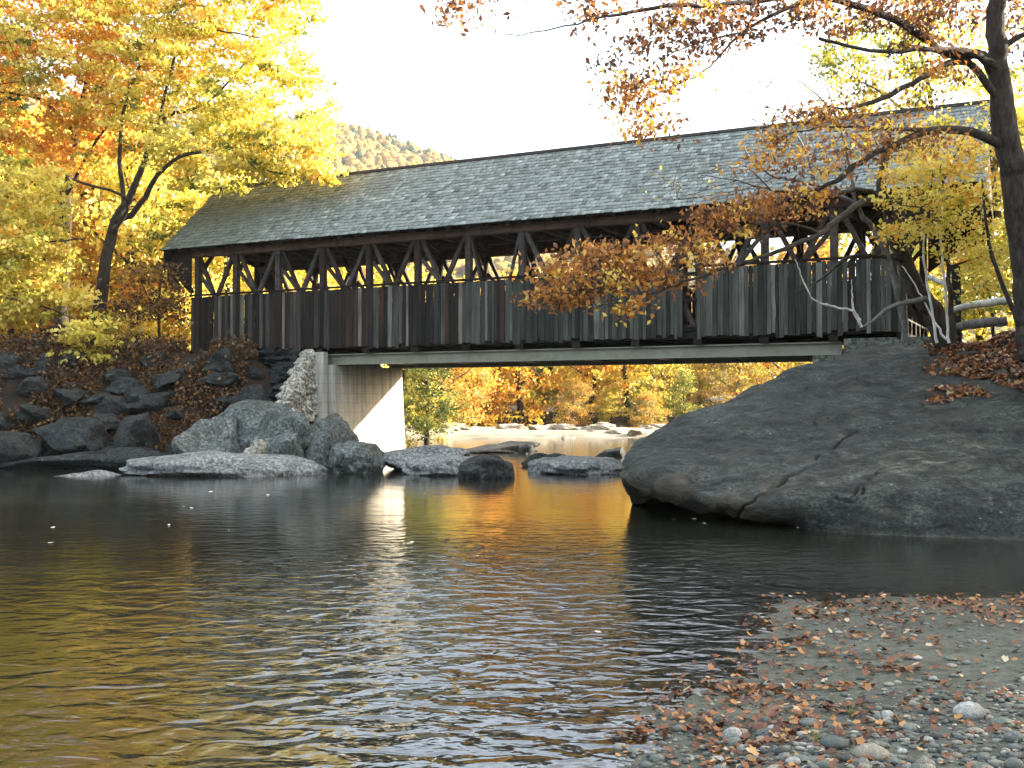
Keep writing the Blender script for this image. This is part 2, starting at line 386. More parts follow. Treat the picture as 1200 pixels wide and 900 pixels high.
db_ = sdist(POLY['bar'], GX, GY); dw_ = sdist(POLY['white'], GX, GY)
grd = mk('ground', np.stack([GX,GY,GZ],-1).reshape(-1,3), gf, M['ground'], smooth=True, attr={
    'm_bar': ('POINT', sstep(-3,-1,db_).ravel()), 'm_white': ('POINT', (sstep(-1.5,.3,dw_)).ravel()),
    'm_hill': ('POINT', sstep(180,260,GY).ravel()), 'm_wet': ('POINT', (1-sstep(-.12,.03,GZ)).ravel()*.6)})
tag(grd, kind='structure')
def HZ(x, y): return float(height(np.array([x]), np.array([y]))[0])

# water
wx = seg((-60,-20,4),(-20,-2,1),(-2,10,.2),(10,60,3)); wy = seg((-40,4,4),(4,13,.2),(13,100,1.5))
WX, WY = np.meshgrid(wx, wy); ny, nx = WX.shape; idx = np.arange(nx*ny).reshape(ny, nx)
wf = np.stack([idx[:-1,:-1], idx[:-1,1:], idx[1:,1:], idx[1:,:-1]], -1).reshape(-1, 4)
dep = -height(WX, WY)
water = mk('river_water', np.stack([WX,WY,np.zeros_like(WX)],-1).reshape(-1,3), wf, M['water'], smooth=True,
           attr={'shallow': ('POINT', (np.clip(1-dep/.5,0,1)**1.3*.85*(WY<20)).ravel())})
tag(water, kind='structure')

# ------------------------------------------------------------------ rocks
def rock_data(seed, sub=4, cuts=13, rough=.2, cutmin=.5, ang=26):
    rnd = random.Random(seed); bm = bmesh.new(); bmesh.ops.create_icosphere(bm, subdivisions=sub, radius=1)
    planes = []
    for _ in range(cuts):
        n = Vector((rnd.gauss(0,1), rnd.gauss(0,1), rnd.gauss(0,.8))).normalized(); planes.append((n, rnd.uniform(cutmin,.92)))
    o = Vector((seed*3.1, seed*1.7, 0))
    for v in bm.verts:
        p = v.co.copy()
        for n, d in planes:
            k = p.dot(n)
            if k > d: p -= n*(k-d)*.97
        p *= 1 + rough*noise.fractal(p*1.5+o, .9, 2.1, 5) - rough*.35*max(0, noise.noise(p*2.3+o*2)*3-1)
        v.co = p
    xs = [v.co for v in bm.verts]
    for a in range(3):
        lo = min(c[a] for c in xs); hi = max(c[a] for c in xs)
        for c in xs: c[a] = (c[a]-lo)/(hi-lo)*2-1
    me = bpy.data.meshes.new('rock'); bm.to_mesh(me); bm.free()
    me.polygons.foreach_set('use_smooth', np.ones(len(me.polygons), bool)); me.set_sharp_from_angle(angle=R(ang)); return me
ROCKS = [rock_data(i) for i in range(7)]
LEDGES = [rock_data(20+i, 5, 9, .17, .5, 34) for i in range(4)]
ROUND = [rock_data(40+i, 2, 3, .10, .75, 60) for i in range(6)]
_mc = {}
def with_mat(me, m):
    k = (me.name, m.name)
    if k not in _mc:
        c = me.copy(); c.materials.clear(); c.materials.append(m); _mc[k] = c
    return _mc[k]
def rock(name, me, m, loc, sc, rz=0, tilt=0, parent=None):
    o = bpy.data.objects.new(name, with_mat(me, m)); COL.objects.link(o)
    o.location = loc; o.scale = sc; o.rotation_euler = (tilt, tilt*.5, rz)
    if parent is not None: o.parent = parent
    return o
def prock(name, me, m, x0, x1, ytop, Y, depth, label, cat='rock', rz=0, sink=.35, group=None, base=None):
    """rock spanning pixels x0..x1, its top at ytop, standing at distance Y"""
    a = W(x0, ytop, Y); b = W(x1, ytop, Y); wd = (b.x-a.x)/2
    zb = HZ((a.x+b.x)/2, Y) if base is None else base
    zt = a.z; zb = min(zb, zt-.15) - sink
    o = rock(name, me, m, ((a.x+b.x)/2, Y, (zt+zb)/2), (wd, depth/2, (zt-zb)/2), rz)
    return tag(o, label, cat, group)
Lg, Rk = LEDGES, ROCKS
prock('rock_ledge', Lg[0], M['ledge'], 140, 412, 528, 32.6, 3.4, 'long low pale granite ledge sloping into the water left of the abutment', base=-.1)
prock('rock_ledge', Lg[1], M['ledge'], 46, 146, 551, 31.8, 1.2, 'thin flat pale ledge tip barely above the water at far left', base=-.1)
prock('rock_ledge', Lg[2], M['rock_mid'], 385, 452, 516, 33.4, 2.4, 'grey cracked block of bedrock below the concrete abutment corner', base=-.1)
prock('rock_ledge', Lg[3], M['ledge'], 432, 560, 522, 34.2, 3.4, 'pale grey bedrock hump in front of the sunlit abutment face', base=-.1)
prock('rock_ledge', Lg[0], M['ledge'], 470, 604, 531, 32.6, 2.6, 'broad light granite slab at the waterline just right of the abutment', base=-.1)
prock('rock', Rk[1], M['rock_dark'], 536, 604, 532, 30.9, 1.5, 'dark rough rock at the waterline between two pale slabs', base=-.1)
prock('rock_ledge', Lg[2], M['ledge'], 618, 742, 534, 33.5, 3.2, 'pale cracked slab at the waterline left of the great boulder', base=-.1)
prock('rock', Rk[3], M['rock'], 610, 668, 530, 36.5, 2.0, 'small dark grey rock behind the slab in mid channel', base=-.1)
prock('rock', Rk[4], M['rock_dark'], 536, 634, 517, 47, 1.8, 'low dark rock in front of the sunlit far gravel bar', base=-.1)
prock('rock', Rk[5], M['rock_dark'], 607, 628, 519, 46, .9, 'little dark stone beside the low dark rock in the channel', base=-.1)
prock('rock', Rk[6], M['rock'], 694, 738, 524, 43, 1.2, 'low grey rock poking out of the golden far pool', base=-.1)
prock('rock', Rk[2], M['ledge'], 500, 560, 529, 37, 2.5, 'pale wedge of rock behind the broad light slab', base=-.1)
# big rounded bedrock masses of the left bank
prock('boulder', Rk[0], M['rock_mid'], 206, 300, 488, 35.6, 3.2, 'large round brownish grey boulder at the left end of the rock pile by the abutment')
prock('boulder', Rk[2], M['rock_mid'], 240, 356, 468, 36.8, 3.2, 'grey rounded bedrock hump topmost of the pile left of the abutment')
prock('boulder', Rk[3], M['rock_mid'], 292, 372, 480, 35.6, 2.6, 'cracked blue grey boulder in the middle of the pile left of the abutment')
prock('boulder', Lg[1], M['rock_mid'], 330, 420, 484, 35.9, 3.0, 'large grey bedrock slope leaning against the foot of the concrete abutment')
prock('rock', Rk[4], M['rock_tan'], 272, 312, 514, 34.0, .9, 'small tan angular rock resting behind the long pale ledge')
prock('rock', Rk[5], M['rock_mid'], 306, 360, 500, 34.4, 1.4, 'squat grey green rock right of the small tan rock')
prock('rock', Rk[6], M['rock_mid'], 350, 408, 494, 34.6, 1.5, 'blocky grey rock below the pale rubble wing wall')
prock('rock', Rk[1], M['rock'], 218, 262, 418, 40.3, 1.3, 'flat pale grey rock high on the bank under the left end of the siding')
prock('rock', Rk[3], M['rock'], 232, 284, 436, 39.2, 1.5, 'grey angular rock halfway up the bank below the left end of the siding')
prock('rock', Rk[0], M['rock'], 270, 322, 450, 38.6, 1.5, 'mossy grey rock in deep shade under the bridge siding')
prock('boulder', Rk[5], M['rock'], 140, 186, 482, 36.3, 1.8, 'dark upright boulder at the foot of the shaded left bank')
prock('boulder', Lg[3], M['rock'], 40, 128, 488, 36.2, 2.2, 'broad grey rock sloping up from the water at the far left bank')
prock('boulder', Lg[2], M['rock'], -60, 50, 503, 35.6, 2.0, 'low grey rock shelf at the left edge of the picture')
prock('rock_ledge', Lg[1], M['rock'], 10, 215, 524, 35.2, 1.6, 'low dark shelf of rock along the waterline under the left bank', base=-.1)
for i in range(120):
    x = RNG.uniform(-22,-7.2); y = RNG.uniform(35.6, 40.2); z = HZ(x, y); s = RNG.uniform(.2,.8)*RNG.uniform(.6,1)
    if x > -9 and y > 38.2: continue
    o = rock('bank_rock', Rk[i % 7], M['rock'], (x, y, z+.05*s), (s*RNG.uniform(1.1,1.8), s, s*RNG.uniform(.55,.95)), RNG.uniform(0,6), RNG.uniform(-.3,.3))
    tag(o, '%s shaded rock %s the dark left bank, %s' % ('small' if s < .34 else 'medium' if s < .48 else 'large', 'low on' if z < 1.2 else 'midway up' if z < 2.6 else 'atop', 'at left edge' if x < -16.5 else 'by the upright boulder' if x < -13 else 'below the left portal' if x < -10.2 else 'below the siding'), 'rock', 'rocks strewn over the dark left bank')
# far sunlit bar stones
for i in range(44):
    x = RNG.uniform(-6.5,13); y = RNG.uniform(66,80); s = RNG.uniform(.2,.7)
    o = rock('far_stone', Rk[i % 7], M['rock_tan'], (x, y, HZ(x,y)), (s*1.5, s, s*.6), RNG.uniform(0,6))
    tag(o, '%s pale stone %s the far bar, %s' % ('small' if s < .4 else 'large', 'at the front of' if y < 71 else 'amid' if y < 75.5 else 'at the back of', 'by the abutment' if x < -2 else 'under mid span' if x < 4 else 'by the great boulder'), 'stone', 'stones on the far gravel bar')

# ------------------------------------------------------------------ great boulder
st = [
 [(742,602,22.9),(740,584,22.6),(733,568,21.0),(727,547,20.9),(731,534,21.5),(742,524,22.8),(752,521,24.2),(775,560,26)],
 [(808,612,23.0),(806,580,22.7),(780,578,19.9),(764,553,19.7),(770,524,21.3),(784,504,23.0),(794,499,25),(830,560,28)],
 [(868,622,22.0),(864,590,21.7),(838,592,19.2),(822,570,19.1),(830,520,21.2),(850,480,23.6),(866,466,26),(900,540,30)],
 [(908,634,20.3),(905,608,20.0),(888,604,18.5),(874,578,18.5),(884,515,21.0),(910,462,24.2),(935,435,27),(960,500,31.5)],
 [(960,632,18.0),(960,622,17.8),(955,600,17.7),(945,570,18.3),(955,510,21.0),(985,448,24.8),(1005,412,28),(1010,425,31.5)],
 [(1040,640,17.2),(1040,628,17.1),(1036,604,17.3),(1028,570,18.0),(1035,510,20.7),(1050,448,24.6),(1060,405,28.4),(1060,412,31.5)],
 [(1140,643,16.8),(1140,631,16.7),(1138,605,17.0),(1134,570,17.8),(1136,505,20.5),(1140,440,24.3),(1144,404,27.6),(1140,410,31)],
 [(1260,648,16.5),(1260,636,16.3),(1260,608,16.7),(1256,568,17.6),(1252,500,20.4),(1250,435,24),(1250,402,27),(1250,408,30.5)],
 [(1480,660,16.0),(1480,648,15.9),(1480,615,16.3),(1476,570,17.3),(1470,500,20.4),(1465,435,24),(1460,404,27),(1460,408,30.5)],
]
CP = np.array([[list(W(*p)) for p in r] for r in st])
def cr(P, n):
    m = len(P); t = np.linspace(0, m-1-1e-6, n); i = t.astype(int); f = (t-i)[(...,)+(None,)*(P.ndim-1)]
    g = lambda k: P[np.clip(k, 0, m-1)]
    a, b, c, d = g(i-1), g(i), g(i+1), g(i+2)
    return .5*((2*b)+(-a+c)*f+(2*a-5*b+4*c-d)*f*f+(-a+3*b-3*c+d)*f**3)
S1 = cr(CP, 300); S2 = np.swapaxes(cr(np.swapaxes(S1,0,1), 200), 0, 1)
na, nb = S2.shape[:2]
du = np.gradient(S2, axis=0); dv = np.gradient(S2, axis=1); nn = np.cross(du, dv); nn /= np.linalg.norm(nn, axis=2, keepdims=True)+1e-9
if nn[na//2, nb//2, 2] < 0: nn = -nn
cracks = [[(845,612),(880,590),(905,572),(940,548),(978,520),(1005,503)], [(968,583),(985,588),(1000,587),(1012,577)], [(990,590),(1020,562),(1045,545)],
          [(945,452),(990,450),(1040,449),(1070,462),(1085,475)], [(955,495),(968,501)], [(1085,460),(1140,462),(1210,470)],[(1088,475),(1120,500),(1200,505)]]
cm = np.zeros((na, nb)); und = np.zeros((na, nb)); disp = np.zeros((na, nb))
pjx = np.zeros((na,nb)); pjy = np.zeros((na,nb))
rel = S2 - np.array([0,0,CAMH]); dd = rel[...,1]*cp + rel[...,2]*sp; uu = -rel[...,1]*sp + rel[...,2]*cp
pjx = 600+F*rel[...,0]/dd; pjy = 450-F*uu/dd
for ci, c in enumerate(cracks):
    for (ax, ay), (bx, by) in zip(c[:-1], c[1:]):
        wob = (vnoise(pjx, pjy, .08, 3)-.5)*9
        ex, ey = bx-ax, by-ay; t = np.clip(((pjx-ax)*ex+(pjy-ay)*ey)/(ex*ex+ey*ey), 0, 1)
        q = np.hypot(pjx-ax-t*ex, pjy-ay-t*ey+wob)
        wgt = (.95 if ci in (0,1) else .6)*sstep(*((.05,.25) if ci == 0 else (.22,.45)),vnoise(pjx,pjy,.045,11+ci))
        cm = np.maximum(cm, wgt*(1-sstep(.6, 2.6 if ci in (0,1) else 2.0, q)))
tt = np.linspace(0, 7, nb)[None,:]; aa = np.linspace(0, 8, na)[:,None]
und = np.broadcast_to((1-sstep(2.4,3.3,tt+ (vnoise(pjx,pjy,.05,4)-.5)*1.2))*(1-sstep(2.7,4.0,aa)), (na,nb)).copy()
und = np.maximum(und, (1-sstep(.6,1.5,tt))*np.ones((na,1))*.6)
for i in range(na):
    for j in range(nb):
        p = Vector(S2[i,j]); a = noise.fractal(Vector((p.x*.5,p.y*.4,p.z*.9)), 1.0, 2.0, 3); b = noise.fractal(p*1.9, .8, 2.1, 3)
        disp[i,j] = .12*a + .055*b + und[i,j]*.16*noise.ridged_multi_fractal(p*1.6, 1.0, 2.0, 3, 1.0, 2.0)*.5
P3 = S2 + nn*(disp - .09*cm)[...,None]
idx = np.arange(na*nb).reshape(na, nb)
bf = np.stack([idx[:-1,:-1], idx[1:,:-1], idx[1:,1:], idx[:-1,1:]], -1).reshape(-1, 4)
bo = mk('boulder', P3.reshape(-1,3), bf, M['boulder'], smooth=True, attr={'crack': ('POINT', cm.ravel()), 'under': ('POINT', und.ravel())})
tag(bo, 'huge smooth dark grey boulder rising from the water on the right with an undercut tip', 'boulder')
BX, BY, BZ = P3[...,0].ravel(), P3[...,1].ravel(), P3[...,2].ravel()
topm = (BZ > .2)
def boulder_z(x, y):
    d = (BX-x)**2+(BY-y)**2; k = np.argsort(d)[:6]; 
    return float(BZ[k].max()) if d[k[0]] < .3 else HZ(x, y)

# ------------------------------------------------------------------ the covered bridge
TH = .4655; OX, OY = 11.181, 31.366
L = 26.5; Wd = 5.4; HB, HT, HE, HR = 4.13, 6.22, 8.083, 11.037
br = empty('covered_bridge', (OX, OY, 0), -TH)
tag(br, 'old timber covered bridge with weathered board siding and grey shingle roof across the river', 'bridge')
def BW(u, t, z):
    return Vector((OX + math.cos(TH)*u + math.sin(TH)*t, OY - math.sin(TH)*u + math.cos(TH)*t, z))
# siding boards, one object each, shared mesh data
def board_me(wd, hh, m, n):
    b = MB(); k = .006*n
    b.add([(0,0,0),(wd,0,.02*((n*7)%3-1)),(wd,.026,.02*((n*7)%3-1)),(0,.026,0),(0,0,hh),(wd,0,hh),(wd,.026,hh),(0,.026,hh)],
          [(0,3,2,1),(4,5,6,7),(0,1,5,4),(1,2,6,5),(2,3,7,6),(3,0,4,7)])
    o = b.build('siding_board', m); me = o.data; bpy.data.objects.remove(o); return me
BM = {}
for mi, mm in enumerate(('siding_brown','siding_grey')):
    for n, wd in enumerate((.10,.125,.15,.18,.21,.25)): BM[(mi,n)] = board_me(wd, HT-HB, M[mm], n)
widths = (.10,.125,.15,.18,.21,.25)
rr = random.Random(5)
for side in (0, 1):
    u = -L
    while u < -.05:
        n = rr.choice((0,1,1,2,2,3,3,4)) if side == 0 else 5
        wd = min(widths[n], -u)
        f_ = (u+L)/L
        mi = 1 if rr.random() < sstep(.28,.62,f_)*.97 else 0
        gapped = side == 0 and -6.62 < u < -6.2
        if not gapped:
            o = bpy.data.objects.new('siding_board', BM[(mi,n)]); COL.objects.link(o); o.parent = br
            drop = rr.choice((0,0,.03,.05,-.04,.09,-.07,.02)) + rr.uniform(-.02,.02)
            o.location = (u, (-.05-rr.choice((0,0,.012,.02)) if side == 0 else Wd+.02+.01*rr.random()), HB-drop-.02)
            o.scale = ((wd-.012)/widths[n], 1, (HT-HB+drop+rr.uniform(-.01,.015))/(HT-HB))
            o.rotation_euler = (0, rr.uniform(-.004,.004), 0)
        u += wd
for t0, t1, nm in ((-.11,.0,'top_rail'),(Wd-.02,Wd+.09,'top_rail')):
    MB().box(-L-.02,.02,t0,t1,HT+.02,HT+.09).build(nm, M['timber_dark'], br)
for z in (4.3, 5.2, 6.0):
    MB().box(-L,0,-.022,.06,z,z+.12).build('nailer', M['timber_dark'], br)
    MB().box(-L,0,Wd-.08,Wd+.018,z,z+.12).build('nailer', M['timber_dark'], br)
# trusses
NP = 13; pw = L/NP
post_me = MB().box(-.105,.105,.11,.31,4.0,8.1).build('post', M['timber']); pm = post_me.data; bpy.data.objects.remove(post_me)
def brace_me(x0, z0, x1, z1, t, wv, m=M['timber']):
    return MB().beam((x0,t,z0),(x1,t,z1),.16,wv,(0,1,0) if False else (0,0,1)).build('brace', m)
main = MB().beam((-.12,.21,7.85),(-pw+.12,.21,4.35),.12,.145).build('brace', M['timber']); mainr = MB().beam((.12,.21,7.85),(pw-.12,.21,4.35),.12,.145).build('brace', M['timber'])
cnt = MB().beam((.1,.27,7.15),(pw*.9,.27,5.2),.1,.12).build('brace', M['timber']); cntr = MB().beam((-.1,.27,7.15),(-pw*.9,.27,5.2),.1,.12).build('brace', M['timber'])
md = [o.data for o in (main, mainr, cnt, cntr)]
for o in (main, mainr, cnt, cntr): bpy.data.objects.remove(o)
def put(nm, me, u, t, parent=br, z=0, flip=False):
    o = bpy.data.objects.new(nm, me); COL.objects.link(o); o.parent = parent; o.location = (u, t, z); return o
for side, t0 in ((0, 0), (1, Wd-.42)):
    for k in range(NP+1):
        put('post', pm, -L+k*pw if 0 < k < NP else (-L+.13 if k == 0 else -.13), t0)
    for k in range(NP):
        ul, ur = -L+k*pw, -L+(k+1)*pw
        if k < NP//2: put('brace', md[0], ur, t0); put('brace', md[2], ul, t0); put('brace', md[1], ul, t0+.07).scale = (.96,1,1)
        elif k == NP//2: put('brace', md[1], ul, t0).scale = (.5,1,1); put('brace', md[0], ur, t0).scale = (.5,1,1)
        else: put('brace', md[1], ul, t0); put('brace', md[3], ur, t0); put('brace', md[0], ur, t0+.07).scale = (.96,1,1)
    MB().box(-L-1.0,1.9,t0+.06,t0+.36,7.80,8.06).build('top_chord', M['timber_red'], br)
    MB().box(-L-1.0,1.9,t0+.04,t0+.34,8.26,8.46).build('wall_plate', M['timber'], br)
    MB().box(-L,0,t0+.04,t0+.38,4.07,4.42).build('lower_chord', M['timber_dark'], br)
    # extra short struts below the left portal
for k in range(NP+1):
    u = -L+k*pw
    if k == 0: u += .13
    if k == NP: u -= .13
    MB().box(u-.11,u+.11,-.15,Wd+.15,8.07,8.25).build('tie_beam', M['timber'], br)
    MB().box(u-.14,u+.14,-.02,Wd+.02,3.875,4.06).build('floor_beam', M['timber_dark'], br)
    MB().beam((u+.0,.35,7.2),(u,1.1,8.06),.12,.14,(1,0,0)).build('knee_brace', M['timber'], br)
    MB().beam((u+.0,Wd-.35,7.2),(u,Wd-1.1,8.06),.12,.14,(1,0,0)).build('knee_brace', M['timber'], br)
    if k < NP:
        b = MB(); b.beam((u+.2,.5,8.16),(u+pw-.2,Wd-.5,8.16),.1,.08).beam((u+.2,Wd-.5,8.06),(u+pw-.2,.5,8.06),.1,.08)
        b.build('lateral_brace', M['timber'], br)
# floor planks (crosswise, 0.25 m wide)
fp = MB().box(0,.24,.05,Wd-.05,4.43,4.49).build('floor_plank', M['timber']); fpm = fp.data; bpy.data.objects.remove(fp)
for k in range(int(L/.25)): put('floor_plank', fpm, -L+k*.25, 0)
# floor joists close the gap under the planks
for t in (1.0,2.0,3.0,4.0): MB().box(-L,0,t,t+.2,4.064,4.42).build('joist', M['timber_dark'], br)
# roof
OHL, OHR, e = 1.12, 2.0, .5
alpha = math.atan2(HR-HE, Wd/2+e); ca, sa = math.cos(alpha), math.sin(alpha); SL = math.hypot(HR-HE, Wd/2+e)
U0, U1 = -L-OHL, OHR
def slope_pt(side, u, q, n):      # q up the slope from the eave, n off the surface
    t = -e + q*ca - n*sa; z = HE + q*sa + n*ca
    return (u, t if side == 0 else Wd-t, z)
for side in (0,1):
    b = MB()
    vs = [slope_pt(side,u,q,n) for u in (U0,U1) for q,n in ((0,-.045),(SL,-.045),(SL,-.012),(0,-.012))]
    b.add(vs, [(0,1,2,3),(7,6,5,4),(0,4,5,1),(1,5,6,2),(2,6,7,3),(3,7,4,0)])
    b.build('roof_deck', M['timber_dark'], br)
    k = 0; u = U0+.1
    while u < U1:
        b = MB(); p0 = Vector(slope_pt(side,u,.02,-.13)); p1 = Vector(slope_pt(side,u,SL-.08,-.13)); b.beam(p0,p1,.07,.15,(1,0,0) if False else (0,0,1)); b.build('rafter', M['timber'], br); u += .75
    # shingles: each one a small box, joined
    rows = 22; ex = SL/rows; V = []; Fc = []; T = []
    rg = np.random.default_rng(3+side)
    for r_ in range(rows):
        u = U0 - .05 + rg.uniform(0,.15); 
        rowtone = rg.uniform(-.05,.05)
        while u < U1+.03:
            wd = rg.uniform(.11,.30); q0 = r_*ex - .035 + rg.uniform(-.022,.022); q1 = q0 + ex*1.5
            if r_ >= rows-2: q1 = min(q1, SL-.01)
            n0 = .035 + rg.uniform(-.006,.016); n1 = .0 if r_ else .004
            base = len(V)
            for uu_ in (u+.004, u+wd-.004):
                for q,n in ((q0,n0-.024),(q1,n1-.010),(q1,n1+.004),(q0,n0)): V.append(slope_pt(side,uu_,q,n+.004))
            Fc += [[base+0,base+3,base+2,base+1],[base+4,base+5,base+6,base+7],[base+3,base+7,base+6,base+2],[base+0,base+4,base+7,base+3],[base+0,base+1,base+5,base+4]]
            tn = np.clip(rg.normal(.46,.2)+rowtone, 0, 1); T += [tn]*5
            u += wd
    Fa = np.array(Fc) if side == 0 else np.array(Fc)[:, ::-1]
    s_ = mk('shingles', V, Fa, M['shingle'], br, attr={'tone': ('FACE', T)}); s_['kind'] = 'stuff'
b = MB()
for sgn in (0,1):
    vs = [slope_pt(sgn,u,q,n) for u in (U0-.04,U1+.04) for q,n in ((SL-.16,.045),(SL+.03,.045),(SL+.03,.07),(SL-.16,.07))]
    b.add(vs, [(0,1,2,3),(7,6,5,4),(0,4,5,1),(1,5,6,2),(2,6,7,3),(3,7,4,0)])
b.build('ridge_cap', M['timber_dark'], br)
# portals: vertical boards round the opening, and the slanted side wings
for ue, un in ((U0+.06, -L), (U1-.06, 0)):
    d = 1 if ue > un else -1
    t = -.42
    while t < Wd+.42:
        wd = .2; tc = min(t+.1, Wd-(t+.1)); zt = HE + (tc+e)*sa/ca - .2
        if tc < .45: z0 = 6.7 + max(0,-.05-tc)*2.4 if True else 0
        else: z0 = 8.0 + .25*math.sin(min(1,(tc-.45)/1.8)*math.pi/2)
        if zt > z0+.1: MB().box(min(ue,ue+d*.025), max(ue,ue+d*.025), t+.004, t+.196, z0, zt).build('portal_board', M['siding_brown'], br)
        t += .2
    for tt_ in (-.03, Wd+.0):
        MB().prism([(ue-d*.02,8.3),(ue-d*.02,7.35),(un+d*.35,6.6),(un-d*.0,6.32),(un,8.3)], tt_, tt_+.03).build('portal_wing', M['timber_dark'], br)
        MB().beam((un, tt_+.06, 6.4),(ue-d*.1, tt_+.06, 7.9),.1,.14).build('bracket', M['timber_dark'], br)
# girders: riveted I beams, and the bearing blocks
def uat(px, t, z):
    lo, hi = -L-6, 6
    for _ in range(50):
        m_ = (lo+hi)/2; p = BW(m_, t, z); d_ = p.y*cp+(p.z-CAMH)*sp; x_ = 600+F*p.x/d_
        if x_ < px: lo = m_
        else: hi = m_
    return lo
UA = uat(391, 0, 3.4); UB = uat(955, .4, 3.6)
for t in (.22, Wd-.5):
    b = MB(); b.box(UA-.9,UB+.8,t+.13,t+.15,3.52,3.83).box(UA-.9,UB+.8,t,t+.28,3.48,3.52).box(UA-.9,UB+.8,t,t+.28,3.83,3.87)
    b.build('girder', M['steel'], br)
    u = UA-.5
for k in range(7): 
    u = UA+.6+k*(UB-UA-1.2)/6; MB().box(u-.1,u+.1,.52,Wd-.52,3.6,3.85).build('cross_beam', M['steel'], br)

# ------------------------------------------------------------------ abutments
ab = empty('bridge_abutment', (OX,OY,0), -TH); tag(ab, 'tall concrete abutment with a sunlit river face under the left end of the bridge', 'abutment')
b = MB(); b.add([(UA-1.6,-.15,-.3),(UA+.12,-.15,-.3),(UA+.12,4.75,-.3),(UA-1.6,4.9,-.3),(UA-1.6,-.05,3.47),(UA,-.05,3.47),(UA,4.6,3.47),(UA-1.6,4.6,3.47)],
          [(0,3,2,1),(4,5,6,7),(0,1,5,4),(1,2,6,5),(2,3,7,6),(3,0,4,7)]); b.build('stem_wall', M['concrete'], ab)
MB().box(UA-1.6,UA-1.0,-.04,4.59,3.474,3.94).build('back_wall', M['concrete'], ab)
b = MB(); b.add([(UA-.72,-.62,.2),(UA-.05,-.62,.2),(UA-.05,-.16,.2),(UA-.72,-.16,.2),(UA-.66,-.30,3.93),(UA-.22,-.30,3.93),(UA-.22,-.06,3.93),(UA-.66,-.06,3.93)],
          [(0,3,2,1),(4,5,6,7),(0,1,5,4),(1,2,6,5),(2,3,7,6),(3,0,4,7)]); b.build('corner_pier', M['concrete'], ab)
# rubble wing wall of laid stones stepping down towards the camera
wing = empty('rubble_wing_wall', (OX,OY,0), -TH); tag(wing, 'rubble stone wing wall in painted-in sunlit tones, stepping down beside the concrete abutment', 'stone wall')
rw = random.Random(3)
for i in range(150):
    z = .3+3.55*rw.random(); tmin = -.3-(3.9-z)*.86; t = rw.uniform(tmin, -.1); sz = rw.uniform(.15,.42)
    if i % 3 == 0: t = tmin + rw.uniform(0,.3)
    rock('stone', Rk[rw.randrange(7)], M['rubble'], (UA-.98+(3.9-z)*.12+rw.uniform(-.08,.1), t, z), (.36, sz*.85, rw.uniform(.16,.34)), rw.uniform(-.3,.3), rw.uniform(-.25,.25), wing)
for i in range(90):
    z = .3+3.5*rw.random(); tmin = -.3-(3.9-z)*.86; sz = rw.uniform(.2,.5)
    rock('stone', Rk[rw.randrange(7)], M['rock'], (UA-1.35-2.6*rw.random()*(1-z/6), tmin+.3+.5*rw.random(), z), (sz,.36,rw.uniform(.12,.3)), rw.uniform(-.2,.2), rw.uniform(-.2,.2), wing)
# dry stone wall under the siding, behind
dsw = empty('dry_stone_wall', (OX,OY,0), -TH); tag(dsw, 'dark dry stone wall in the shade beneath the left end of the siding', 'stone wall')
for row in range(9):
    z = 2.05 + row*.24; u = UA-1.4
    while u > -L-.6:
        ln = rw.uniform(.35,.8)
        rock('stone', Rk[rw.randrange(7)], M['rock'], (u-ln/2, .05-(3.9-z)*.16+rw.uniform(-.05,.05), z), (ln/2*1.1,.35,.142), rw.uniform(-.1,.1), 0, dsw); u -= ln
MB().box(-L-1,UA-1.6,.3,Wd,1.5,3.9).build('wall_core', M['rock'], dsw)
ab2 = empty('bridge_abutment', (OX,OY,0), -TH); tag(ab2, 'low grey concrete abutment on the rock under the right end of the bridge', 'abutment')
MB().box(UB+.0,1.2,.05,Wd,2.2,3.47).build('stem_wall', M['concrete_dark'], ab2)
MB().box(UB+.9,1.3,.02,Wd+.02,3.474,3.94).build('back_wall', M['concrete_dark'], ab2)

